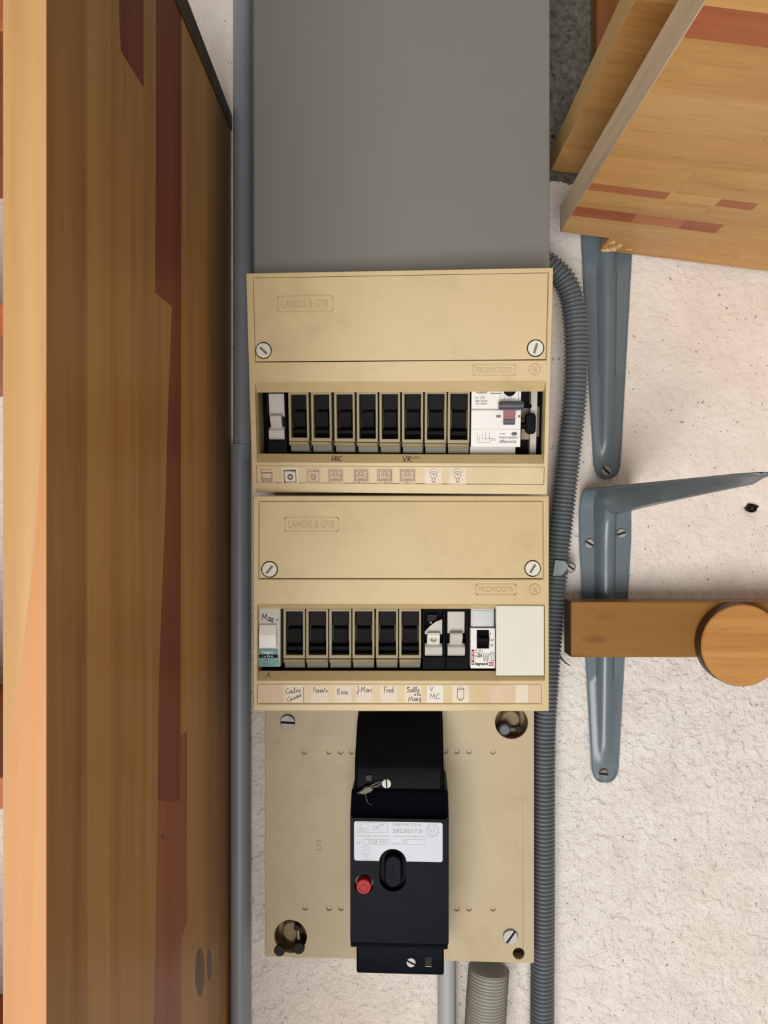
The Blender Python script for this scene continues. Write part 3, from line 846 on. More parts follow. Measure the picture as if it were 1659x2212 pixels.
def toggle_module(F, px0, px1, py0, py1, tog, label, broken=False, name='toggle_module'):
    """black module with a pale hinged toggle cover; tog = pixel box of the pale part"""
    N = -9.0
    u0, v0 = F.uv(px0, py0, N); u1, v1 = F.uv(px1, py1, N)
    t0, w0 = F.uv(tog[0], tog[1], N); t1, w1 = F.uv(tog[2], tog[3], N)
    r = thing(name, F.P((u0 + u1) / 2, v1, -30), label, 'circuit breaker')
    MB().grid_plate((u0, u1), (v0, v1), -42, N - .5, [(t0 - .5, t1 + .5, w0 - .5, w1 + .5)]).build('housing', 'blackm', r, F, bevel=.4)
    MB().box(t0 - .4, t1 + .4, w0 - .4, w1 + .4, -41, -20).build('well', 'blackm', r, F)
    h = w1 - w0
    if broken:
        MB().prism([(t0, w0 + h * .46), (t0 + (t1 - t0) * .28, w0 + h * .34), (t0 + (t1 - t0) * .62, w0 + h * .24), (t1, w0 + h * .18), (t1, w0 + h * .52), (t0, w0 + h * .52)], -13.5, -12).build('broken_cover', 'grey_toggle', r, F, bevel=.2)
        MB().box(t0 + 2, t1 - 3.5, w0 + 3, w0 + 9, -19.5, -17).build('contact', 'smoke', r, F, bevel=.4)
        MB().lathe(t0 + 5, w0 + 9.5, [(1.1, -17), (1.1, -15.5), (.6, -15)], 14).build('contact_screw', 'steel', r, F)
    else:
        MB().prism([(w0, -19), (w0, -12), (w0 + h * .5, -14), (w0 + h * .5, -19)], t0, t1, 'u').build('cover', 'grey_toggle', r, F, bevel=.3)
    MB().prism([(w0 + h * .46, -19), (w0 + h * .47, -8.6), (w0 + h * .52, -7.8), (w0 + h * .58, -8.2), (w0 + h * .76, -12.5), (w0 + h * .76, -19)], t0 + (t1 - t0) * .13, t1 - (t1 - t0) * .15, 'u').build('toggle', 'grey_toggle' if not broken else 'offwhite', r, F, bevel=.35)
    MB().prism([(w0 + h * .74, -19), (w0 + h * .72, -13), (w0 + h * .80, -10), (w0 + h * .94, -9.6), (w0 + h, -11.5), (w0 + h, -19)], t0, t1, 'u').build('toggle_base', 'grey_toggle', r, F, bevel=.4)
    if broken:
        a, b = (t0 + t1) / 2, w0 + h * .60
        m = MB()
        m.ribbon([[(a - 3.8, b - 2.2), (a - 2, b - 2.9), (a - .5, b - 1.9), (a + 1.5, b - 2.7), (a + 3.6, b - 1.9)], [(a - 2.4, b - 3.3), (a - 1, b - 4), (a + .8, b - 3.2), (a + 2, b - 3.9)], cl(circ(a, b + .8, 2.1, 16)), cl(circ(a, b + .8, 1.2, 12)), [(a - 2.6, b + 2.4), (a - 2.9, b - .2), (a - 1.4, b - 1.6)]], .3, -9.0, .5)
        m.build('scribble', 'brownink', r, F, smooth=0)
    return r
toggle_module(FU, 575, 620, 846, 980, (577.5, 850, 614, 950), 'black module with a pale grey toggle at the left end of the upper box')
toggle_module(FL, 913, 962, 1314, 1447, (918, 1321, 956, 1418), 'black module with a broken cover and scribbled white toggle', True)
toggle_module(FL, 963, 1013, 1314, 1447, (967, 1322, 1005, 1418), 'black module with an intact pale toggle beside the broken one')

def text_in(F, m, txt, px0, px1, py0, py1, n, bold=.01, th=.08):
    u0, v0 = F.uv(px0, py0, n); u1, v1 = F.uv(px1, py1, n)
    m.text(txt, u0, u1, v0, v1, n, n + th, bold)

# white differential switch in the upper box
def differential():
    F = FU; N = -6.0
    q = lambda x, y, n=N: F.uv(x, y, n)
    u0, v0 = q(1018.5, 842); u1, v1 = q(1124, 966)
    _, va = q(1018, 884); _, vb = q(1018, 927)
    r = thing('differential_switch', F.P((u0 + u1) / 2, v1, -30), 'white residual current switch with a red button and slate lever in the upper box', 'circuit breaker')
    MB().prism([(v0, -42), (v0, N - 2.2), (va - .3, N - 2.2), (va + .8, N), (vb, N), (vb + .2, N - .9), (vb + .6, N - .9), (v1, N - .9), (v1, -42)], u0, u1, 'u').build('housing', 'white', r, F, bevel=.35)
    MB().box(u0 - .5, u1 - 3, v1 + .2, v1 + 9, -42, -14).build('base', 'grey_toggle', r, F, bevel=.3)
    nt = N - 2.2
    m = MB(); text_in(F, m, 'AEG', 1028, 1052, 846, 850, nt, .05); m.build('brand_lettering', 'dkred', r, F, smooth=0)
    m = MB()
    text_in(F, m, 'In= 25A', 1027, 1048, 856, 861, nt); text_in(F, m, 'I\u0394n=30mA', 1027.5, 1053, 863, 868, nt); text_in(F, m, 'Un=240V~', 1028, 1055, 869.5, 874.5, nt)
    text_in(F, m, 'Test', 1096, 1105, 855.5, 859, nt); text_in(F, m, 'mensuellement', 1088, 1112, 860, 863, nt, 0)
    uu, vv = q(1059, 849, nt); u2, v2 = q(1085, 850.5, nt); m.box(uu, u2, vv, v2, nt, nt + .08)
    a0 = q(1080, 855, nt); a1 = q(1090, 863, nt); m.ribbon([rl_(a0[0], a1[0], a0[1], a1[1])], .2, nt)
    a0 = q(1120, 848, nt); a1 = q(1120.5, 866, nt); m.ribbon([[a0, a1]], .35, nt)
    m.build('printed_text', 'greyprint', r, F, smooth=0)
    nb = N - .9; m = MB()
    text_in(F, m, 'Interrupteur', 1078.5, 1119, 941.5, 949, nb, .015); text_in(F, m, 'diff\u00e9rentiel', 1078.5, 1114.5, 950, 957, nb, .015); text_in(F, m, '16802', 1079, 1092, 935.5, 938.5, nb)
    c = q(1111, 937, nb); m.prism(circ(c[0], c[1], 2.3, 18, 1.4), nb, nb + .08)
    L = []
    for pts in (((1031, 934), (1032, 956), (1058, 956)), ((1036, 940), (1036.5, 952)), ((1042, 936), (1043, 953)), ((1049, 934), (1049, 944), (1051, 953)), ((1057, 934), (1057, 944), (1059, 955)), ((1046, 948), (1064, 947)), ((1060, 952), (1069, 946), (1069, 952), (1061, 947))):
        L.append([q(x, y, nb) for x, y in pts])
    m.ribbon(L, .22, nb)
    m.build('printed_text', 'greyprint', r, F, smooth=0)
    c = q(1101, 842, nt)
    MB().lathe(c[0], c[1], [(4.8, nt - 3), (4.8, nt + .6), (4.2, nt + .9)], 28).build('test_button', 'blackm', r, F)
    # slate lever across the top of the toggle
    a = q(1077, 876, N + 3); b = q(1128, 876, N + 3)
    MB().tube([(a[0], a[1], N + 3), (a[0] + 1.8, a[1], N + 3), (a[0] + 1.9, a[1], N + 3), (a[0] + 5, a[1], N + 3), (b[0] - 2, a[1], N + 3), (b[0] + 1, a[1], N + 3)], [3.0, 3.1, 3.3, 3.3, 3.1, 3.0], 20).build('lever_sleeve', 'bluegrey', r, F, smooth=40)
    a = q(1128, 877, N + 2)
    MB().tube([(a[0] + 1.2, a[1], N + 3), (a[0] + 4, a[1], N + 2.6), (a[0] + 6, a[1] + .3, N + 1)], 1.7, 14).build('lever_rod', 'blackm', r, F)
    u2, v2 = q(1087.5, 884); u3, v3 = q(1112, 918); vm = q(1087, 906)[1]
    MB().prism([(v2, N + 1.5), (v2, N + 3.8), (vm, N + 2.6), (vm, N + .1), ], u2, u3, 'u').build('red_flag', 'dkred', r, F, bevel=.2)
    MB().prism([(vm + .05, N + .05), (vm + .05, N + 2.5), (v3 - 1, N + 1.6), (v3, N + .05)], u2, u3, 'u').build('toggle', 'bluegrey', r, F, bevel=.3)
    for x0, x1 in ((1072, 1081.5), (1119, 1124)):
        a = q(x0, 896.5); b = q(x1, 902)
        MB().box(a[0], b[0], a[1], b[1], N, N + .35).build('indicator_window', 'olive', r, F, bevel=.1, seg=1)
differential()

# bits right of the differential switch, part of the upper box
def upper_gap():
    F = FU
    a = F.uv(1147, 846, -22); b = F.uv(1158, 985, -22)
    MB().box(a[0], b[0], a[1] - 2, b[1] + 2, -40, -22).build('side_divider', 'grey_toggle', BU, F, bevel=.4)
    a = F.uv(1136, 893, -14); b = F.uv(1157, 938, -14)
    MB().prism(rrect(a[0], b[0], a[1], b[1], 3), -21.8, -14).build('cable_end', 'blackm', BU, F, bevel=.8)
    c = F.uv(1131, 918, -16)
    MB().tube([(c[0] - 5, c[1] + 1, -17), (c[0] + 5, c[1], -17)], 2.6, 14).build('cable', 'blackm', BU, F)
    a = F.uv(1126, 905, -30); b = F.uv(1146, 950, -30)
    MB().box(a[0], b[0], a[1], b[1], -40, -30).build('terminal_block', 'beige_frame', BU, F, bevel=.4)
upper_gap()

# teal printed breaker at the left of the lower box
def teal_breaker():
    F = FL; N = -5.5
    q = lambda x, y, n=N: F.uv(x, y, n)
    u0, v0 = q(558.5, 1313); u1, v1 = q(605.5, 1441)
    r = thing('circuit_breaker', F.P((u0 + u1) / 2, v1, -30), 'white breaker with a teal printed foot at the left end of the lower box', 'circuit breaker')
    MB().prism([(v0, -42), (v0, N - 1.2), (v1 - 1, N), (v1, N - 1), (v1, -42)], u0, u1, 'u').build('housing', 'grey_toggle', r, F, bevel=.6)
    a = q(560, 1402); b = q(604, 1439)
    p = [(a[0], a[1]), (b[0] - 1.4, a[1]), (b[0] - .2, b[1] - .8), (b[0] - 2.4, b[1]), (a[0], b[1])]
    MB().prism(p, N - .4, N + .25).build('teal_foot', 'teal', r, F, bevel=.2)
    nn = N + .25
    a = q(560, 1414, nn); b = q(600, 1421, nn)
    MB().box(a[0], b[0], a[1], b[1], nn, nn + .1).build('black_band', 'blackm', r, F)
    m = MB(); text_in(F, m, 'hager', 567, 591, 1406, 1413, nn, .01); text_in(F, m, '1 x 10 A', 567, 590, 1415.5, 1419.5, nn + .1, .02)
    m.build('white_lettering', 'whiteprint', r, F, smooth=0)
    m = MB(); text_in(F, m, '~ 220V', 569, 580, 1424, 1427.5, nn); text_in(F, m, '74 300', 567, 581, 1431.5, 1436, nn); m.build('small_print', 'greyprint', r, F, smooth=0)
    # toggle
    a = q(559.5, 1350, N + 3); b = q(597, 1400, N + 3); vm = q(560, 1372, N + 4)[1]
    MB().prism([(a[1], N - 2), (a[1], N + 1.2), (vm - .3, N + 4.2), (vm + .3, N + 4.3), (b[1], N + 3.0), (b[1], N - 2)], a[0], b[0], 'u').build('toggle', 'white', r, F, bevel=.45)
    m = MB(); u, v = q(566, 1325, N - 1); u_, v_ = q(592, 1340, N - 1)
    m.ribbon(script('Mar', u, u_, v, v_, .12), .5, N - .75, .12); m.ribbon([[q(587, 1344, N - 1), q(590, 1344, N - 1)], [q(597, 1341, N - 1), q(601, 1338, N - 1)]], .5, N - .75, .12)
    m.build('handwriting', 'ink', r, F, smooth=0)
teal_breaker()

# red and white breaker in the lower box
def red_breaker():
    F = FL; N = -5.5
    q = lambda x, y, n=N: F.uv(x, y, n)
    u0, v0 = q(1016.5, 1314); u1, v1 = q(1069.5, 1444); vm = q(1017, 1357)[1]
    r = thing('circuit_breaker', F.P((u0 + u1) / 2, v1, -30), 'white and red printed breaker with a black toggle beside the blank white cover', 'circuit breaker')
    ta, tb = q(1030, 1361), q(1057, 1401)
    MB().grid_plate((u0, u1), (vm, v1), -42, N, [(ta[0], tb[0], ta[1], tb[1])]).build('housing', 'white', r, F, bevel=.3)
    MB().box(ta[0], tb[0], ta[1], tb[1], -20, -12).build('toggle_well', 'blackm', r, F)
    MB().prism([(ta[1] + 1, -12), (ta[1] + 1, N - 3), (ta[1] + 5.5, N - 1.5), (ta[1] + 5.7, N + 2.6), (ta[1] + 9, N + 2.2), (tb[1] - .3, N - 3.5), (tb[1] - .3, -12)], ta[0] + .4, tb[0] - .3, 'u').build('toggle', 'blackm', r, F, bevel=.4)
    a = q(1018, 1315); b = q(1069, 1356)
    MB().box(a[0], b[0], a[1], b[1], -42, N - 3).build('label_window', 'clear', r, F, bevel=.8)
    a2 = q(1022, 1320); b2 = q(1065, 1354)
    MB().box(a2[0], b2[0], a2[1], b2[1], N - 3.05, N - 2.4).build('clear_flap', 'clear', r, F, bevel=.5)
    a = q(1018.5, 1403); b = q(1024.5, 1436)
    s_ = MB().box(a[0], b[0], a[1], b[1], N, N + .08).build('red_stripe', 'red', r, F)
    m = MB(); cc = q(1021.5, 1417, N + .08); m.text('093 20', cc[0] - 3.4, cc[0] + 3.4, cc[1] - .65, cc[1] + .65, N + .08, N + .14, .02, -math.pi / 2)
    c2 = q(1021.5, 1432, N + .08); m.prism(circ(c2[0], c2[1], .55, 12), N + .08, N + .14)
    m.build('white_lettering', 'whiteprint', s_, F, smooth=0)
    m = MB()
    text_in(F, m, 'I', 1059, 1060.5, 1366, 1372, N, .03); text_in(F, m, 'auto', 1059, 1066.5, 1380, 1384, N, .01); text_in(F, m, 'O', 1059, 1065, 1390.5, 1397, N, .02)
    text_in(F, m, 'NF  407 n', 1026, 1043, 1403, 1406.5, N, .02); text_in(F, m, 'Un 230 V~', 1026, 1045, 1408, 1411, N, .02)
    text_in(F, m, 'In', 1026, 1030, 1414, 1419, N, .02); text_in(F, m, '20A', 1031, 1042, 1411.5, 1420, N, .035)
    text_in(F, m, 'legrand', 1026.5, 1053.5, 1430, 1438.5, N, .04)
    L = [rl_(*q(1044.5, 1413)[:1], q(1056, 1413)[0], q(1044, 1412.5)[1], q(1044, 1423)[1])]
    for pts in (((1056, 1413), (1062, 1419), (1062, 1427)), ((1061, 1409), (1067, 1418), (1067, 1427)), ((1059, 1408), (1061, 1414)), ((1065, 1408), (1066, 1414)), ((1047, 1423), (1047, 1427)), ((1053, 1423), (1053, 1427)), ((1044.5, 1427), (1056, 1427)), ((1059, 1427), (1069, 1427))):
        L.append([q(x, y) for x, y in pts])
    m.ribbon(L, .32, N); text_in(F, m, 'test', 1046.5, 1054, 1415, 1420.5, N)
    m.build('black_lettering', 'ink', r, F, smooth=0)
    for y in (1430.5, 1435.5):
        a = q(1055.5, y); b = q(1066.5, y + 2.6)
        MB().box(a[0], b[0], a[1], b[1], N, N + .08).build('red_bar', 'red', r, F)
red_breaker()

# blank white cover
a = FL.uv(1071.5, 1308.5, -.2); b = FL.uv(1175.5, 1459.5, -.2)
r = thing('blank_cover', FL.P((a[0] + b[0]) / 2, b[1], -4), 'plain white rectangular blanking cover at the right end of the lower box', 'cover plate')
MB().box(a[0], b[0], a[1], b[1], -1.6, -.2).build('face', 'offwhite', r, FL, bevel=.5)
MB().box(a[0] + 1, b[0] - 1, a[1] + 3, b[1] - 5, -36, -8).build('clip_body', 'offwhite', r, FL)

# ---- paper labels on the strips (parts of the boxes)
def paper(F, root, px0, px1, py0, py1, mat='paper', lines=None, ink='ink', wd=.34, n=-.7, skew=0.0):
    a = F.uv(px0, py0, n); b = F.uv(px1, py1, n)
    o = MB().prism([(a[0], a[1] + skew), (b[0], a[1] - skew), (b[0] + skew, b[1]), (a[0], b[1])], n, n + .14).build('paper_label', mat, root, F, smooth=0)
    if lines:
        MB().ribbon(lines(a[0], b[0], a[1], b[1]), wd, n + .14, .05).build('drawing', ink, o, F, smooth=0)
    return o

def ic_cooker(u0, u1, v0, v1):
    w_, h = u1 - u0, v1 - v0; X = lambda x: u0 + x * w_; Y = lambda y: v0 + y * h
    L = [rl_(X(.14), X(.84), Y(.12), Y(.86)), [(X(.14), Y(.3)), (X(.84), Y(.3))], rl_(X(.22), X(.78), Y(.32), Y(.66)), [(X(.14), Y(.7)), (X(.84), Y(.7))]]
    L += [cl(circ(X(.26 + .16 * i), Y(.79), w_ * .035, 8)) for i in range(4)]
    return L
def ic_washer(u0, u1, v0, v1):
    w_, h = u1 - u0, v1 - v0; X = lambda x: u0 + x * w_; Y = lambda y: v0 + y * h
    return [rl_(X(.16), X(.84), Y(.14), Y(.86)), [(X(.16), Y(.26)), (X(.84), Y(.26))], cl(circ(X(.5), Y(.56), w_ * .17, 18)), cl(circ(X(.5), Y(.56), w_ * .09, 12)), [(X(.56), Y(.2)), (X(.64), Y(.2))], [(X(.72), Y(.2)), (X(.8), Y(.2))]]
def ic_washer2(u0, u1, v0, v1):
    w_, h = u1 - u0, v1 - v0; X = lambda x: u0 + x * w_; Y = lambda y: v0 + y * h
    return ic_washer(u0, u1, v0, v1) + [[(X(.16), Y(.14)), (X(.06), Y(.2)), (X(.14), Y(.9)), (X(.4), Y(.93))], [(X(.2), Y(.18)), (X(.8), Y(.17))], [(X(.84), Y(.2)), (X(.86), Y(.84))], cl(circ(X(.5), Y(.56), w_ * .13, 14))] + script('bain', X(.15), X(.7), Y(.86), Y(1.0))
def ic_socket(word=None):
    def f(u0, u1, v0, v1):
        w_, h = u1 - u0, v1 - v0; X = lambda x: u0 + x * w_; Y = lambda y: v0 + y * h
        L = [rl_(X(.1), X(.9), Y(.14), Y(.80)), rl_(X(.18), X(.82), Y(.20), Y(.74)), cl(circ(X(.5), Y(.48), w_ * .21, 18)), cl(circ(X(.42), Y(.45), w_ * .04, 7)), cl(circ(X(.58), Y(.45), w_ * .04, 7)), [(X(.49), Y(.58)), (X(.51), Y(.58))], [(X(.48), Y(.6)), (X(.52), Y(.6))]]
        return L
    return f
def ic_bulb(u0, u1, v0, v1):
    w_, h = u1 - u0, v1 - v0; X = lambda x: u0 + x * w_; Y = lambda y: v0 + y * h
    arc = [(X(.5) + w_ * .19 * math.cos(a), Y(.42) + w_ * .19 * math.sin(a)) for a in [math.radians(125 + 290 * i / 18) for i in range(19)]]
    L = [[(X(.42), Y(.66))] + arc + [(X(.58), Y(.66))], rl_(X(.42), X(.58), Y(.66), Y(.84)), [(X(.44), Y(.88)), (X(.56), Y(.88))], [(X(.44), Y(.36)), (X(.5), Y(.44)), (X(.56), Y(.36)), (X(.46), Y(.35))], [(X(.5), Y(.44)), (X(.5), Y(.5))]]
    for i in range(7):
        a = math.radians(200 + 140 * i / 6); L.append([(X(.5) + w_ * .28 * math.cos(a), Y(.38) + w_ * .28 * math.sin(a)), (X(.5) + w_ * .34 * math.cos(a), Y(.38) + w_ * .34 * math.sin(a))])
    return L
def ic_tank(u0, u1, v0, v1):
    w_, h = u1 - u0, v1 - v0; X = lambda x: u0 + x * w_; Y = lambda y: v0 + y * h
    return [cl(rrect(X(.31), X(.70), Y(.16), Y(.80), w_ * .1, 4)), [(X(.42), Y(.80)), (X(.42), Y(.86)), (X(.6), Y(.86)), (X(.6), Y(.80))], [(X(.31), Y(.24)), (X(.7), Y(.22))]]

UL = [(559, 594, ic_cooker, .28), (609, 645, ic_washer2, .4), (659, 695, ic_washer, .3), (707, 743, ic_socket(), .3), (762, 798, ic_socket(), .3), (813, 849, ic_socket(), .3), (862, 899, ic_socket(), .3), (918, 955, ic_bulb, .3), (970, 1007, ic_bulb, .3)]
for i, (a, b, f, wd) in enumerate(UL):
    o = paper(FU, BU, a, b, 1010, 1046, 'paper' if i in (1, 7, 8) else 'pinkpaper', f, 'ink', wd)
for txt, x0, x1 in (('Cuisine', 708, 745), ('Salle Mang', 762, 807), ('Hotel', 829, 848), ('Fri', 876, 888)):
    p = FU.uv(x0, 1041, -.56); q_ = FU.uv(x1, 1047, -.56)
    t_ = txt.replace('H', 'P')
    tt = [c for c in t_ if c in GL]
    MB().ribbon(script(''.join(tt), p[0], q_[0], p[1], q_[1]), .22, -.5, .05).build('pencil_note', 'brownink', BU, FU, smooth=0)
p0 = lambda F, x, y, n=-3: F.uv(x, y, n)
# marker notes on the window sill of the boxes
def sill_text(F, root, txt, x0, x1, y0, y1, n, wd=.5, mat='ink'):
    a = F.uv(x0, y0, n); b = F.uv(x1, y1, n)
    MB().ribbon(script(txt, a[0], b[0], a[1], b[1]), wd, n + .02, .1).build('marker_note', mat, root, F, smooth=0)
sill_text(STU, BU, 'VRC', 717, 738, 985.5, 996, 0, .55)
sill_text(STU, BU, 'VR', 871, 889, 986, 997.5, 0, .55)
sill_text(STU, BU, '=M.', 891, 909, 985.5, 992, 0, .35, 'brownink')
sill_text(STL, BL, 'A', 575, 584, 1453, 1464, 0, .5, 'brownink')

def hand(words, wds=.36):
    def f(u0, u1, v0, v1):
        w_, h = u1 - u0, v1 - v0; out = []
        for txt, x0, x1, y0, y1, sl in words:
            out += script(txt, u0 + x0 * w_, u0 + x1 * w_, v0 + y0 * h, v0 + y1 * h, sl)
        return out
    return f
LL = [(558.5, 583, 'pinkpaper', None), (583.5, 611, 'pinkpaper', None),
      (617, 654, 'paper', hand([('Couloir', .0, .9, .2, .52, -.12), ('Cuisine', .08, .92, .72, 1.0, -.42)])),
      (672, 708, 'paper', hand([('Parents', .1, .98, .12, .42, -.02)])),
      (723, 758, 'paper', hand([('Bain', .12, .85, .2, .52, 0)])),
      (768.5, 805, 'paper', hand([('J-Marc', .05, .98, .08, .42, 0)])),
      (822, 858, 'paper', hand([('Fred', .18, .78, .08, .42, 0)])),
      (874.5, 910.5, 'paper', hand([('Salle', .12, .9, .12, .42, -.05), ('Sa', .1, .5, .1, .4, 0), ('a la', .55, .95, .42, .6, 0), ('Mang', .22, .98, .66, .95, -.1)])),
      (922, 957.5, 'offwhite', hand([('V', .2, .42, .08, .32, 0), ('MC', .2, .8, .48, .8, 0)])),
      (977, 1012.5, 'paper', ic_tank),
      (1059.5, 1086, 'pinkpaper', None), (1086.5, 1113, 'pinkpaper', None), (1113.5, 1141, 'paper', None), (1141.5, 1167.5, 'pinkpaper', None)]
for a, b, mt, f in LL:
    paper(FL, BL, a, b, 1480 + random.uniform(-.5, .8), 1517.5 + random.uniform(-.6, .6), mt, f, 'ink', .36, skew=random.uniform(-.15, .15))
a = FL.uv(655.5, 1485, -.5); b = FL.uv(656, 1517, -.5)
MB().ribbon([[a, b]], .4, -.65, .06).build('pen_line', 'brownink', BL, FL, smooth=0)
a = FL.uv(574, 1276, 0); b = FL.uv(602, 1286, 0)
MB().text('6050', a[0], b[0], a[1], b[1], 0, .12, .0).build('faint_number', 'beige', BL, FL, smooth=0)

# ------------------------------------------------------------------ meter plate and main breaker
uL, vB = WD(572.5, 2066, .655); uR, _ = WD(1154, 2085, .645)
PF = Frame((uL * .001, -DW + .655, 1.6 - .136), (uR * .001 - uL * .001, -.010, 0), (0, 0, -1))
PLW = math.hypot(uR - uL, 10.0); PLH = vB - 136.0
def build_plate():
    root = thing('meter_plate', PF.P(PLW / 2, PLH, -10), 'flat aged beige mounting plate behind the black main breaker', 'mounting plate')
    q = lambda x, y, n=0: PF.uv(x, y, n)
    dots = [(657, 1624), (710, 1624), (735.5, 1624), (760, 1624), (962, 1623), (987, 1623), (1013, 1623), (1065, 1624), (659, 1961), (711, 1962), (737, 1962), (987, 1963), (1013, 1963), (1065, 1963)]
    big = [((1105, 1561), 13.4), ((627.5, 2023), 13.6), ((1120.5, 2060), 4.7)]
    holes = [circ(*q(*d), 2.1, 12) for d in dots] + [circ(*q(*c), r, 30) for c, r in big]
    MB().holes_plate([(0, 0), (PLW, 0), (PLW, PLH), (0, PLH)], holes, -4, 0).build('panel', 'beige_plate', root, PF, bevel=.35, seg=1)
    for d in dots:
        c = q(*d)
        MB().lathe(c[0], c[1], [(2.3, -3.9), (2.3, -1.5), (1.6, -1.4), (.6, -1.4)], 14).build('knock_out', 'beige_plate', root, PF)
    # skirt to the wall
    for a in ((0.3, 3, 0, PLH), (PLW - 3, PLW - .3, 0, PLH)):
        MB().box(*a, -18, -4.1).build('skirt', 'beige_plate', root, PF)
    MB().box(3.2, PLW - 3.2, PLH - 3, PLH - .3, -10, -4.1).build('skirt', 'beige_plate', root, PF)
    # big fixing recesses with clips and caps
    def recess(px, py, r, cap, pin, capmat):
        u, v = q(px, py)
        rc = MB().lathe(u, v, [(r + .8, -3.9), (r + .4, -9.5), (r - 1.5, -13.5), (.6, -14)], 32, cap0=False).build('fixing_recess', 'brass', root, PF)
        MB().lathe(u, v - .4, [(r * .62, -13.8), (r * .62, -9), (r * .52, -7.2), (.5, -7.2)], 28).build('recess_boss', 'brass', rc, PF)
        a, b = (cap[0] - px) * .385, (cap[1] - py) * .385; c, d = (pin[0] - px) * .385, (pin[1] - py) * .385
        MB().tube([(u + c, v + d, -5.5), (u + (a + c) / 2, v + (b + d) / 2, -3.5), (u + a, v + b, -4)], 1.8, 12).build('clip_bar', 'darksteel', rc, PF)
        MB().tube([(u + c, v + d, -7), (u + c * .9, v + d * .9, -2.5)], 2.6, 12).build('clip_pin', 'dark', rc, PF)
        MB().lathe(u + a, v + b, [(4.8, -6.5), (5.1, -1), (4.6, 2.0), (3.4, 2.6)], 20).build('clip_cap', capmat, rc, PF, smooth=25)
    recess(1105, 1561, 13.4, (1090, 1575), (1122, 1579), 'bluegrey')
    recess(627.5, 2023, 13.6, (646, 2046), (641, 2006), 'dark')
    c = q(604, 2053)
    MB().lathe(c[0], c[1], [(4.4, -1.5), (4.6, .6), (3.9, 1.4)], 18).build('dark_plug', 'dark', root, PF)
    c = q(1120.5, 2060)
    MB().lathe(c[0], c[1], [(5.6, -3.9), (5.4, -13), (.5, -13)], 24, cap0=False).build('cable_hole', 'brass', root, PF)
    c = q(682, 1815); c2 = q(695, 1838)
    MB().text('5', c[0], c2[0], c[1], c2[1], 0, .15).build('number_mark', 'beige_frame', root, PF, smooth=0)
    for px, py, ang, m_ in ((621.5, 1560, .05, 'darksteel'), (1102.5, 2024, -.95, 'steel')):
        c = q(px, py, 1); slotted_screw(PF, c[0], c[1], .05, 6.2, 2.4, ang, root, m_, 'plate_screw', .13)
    return root
PLT = build_plate()

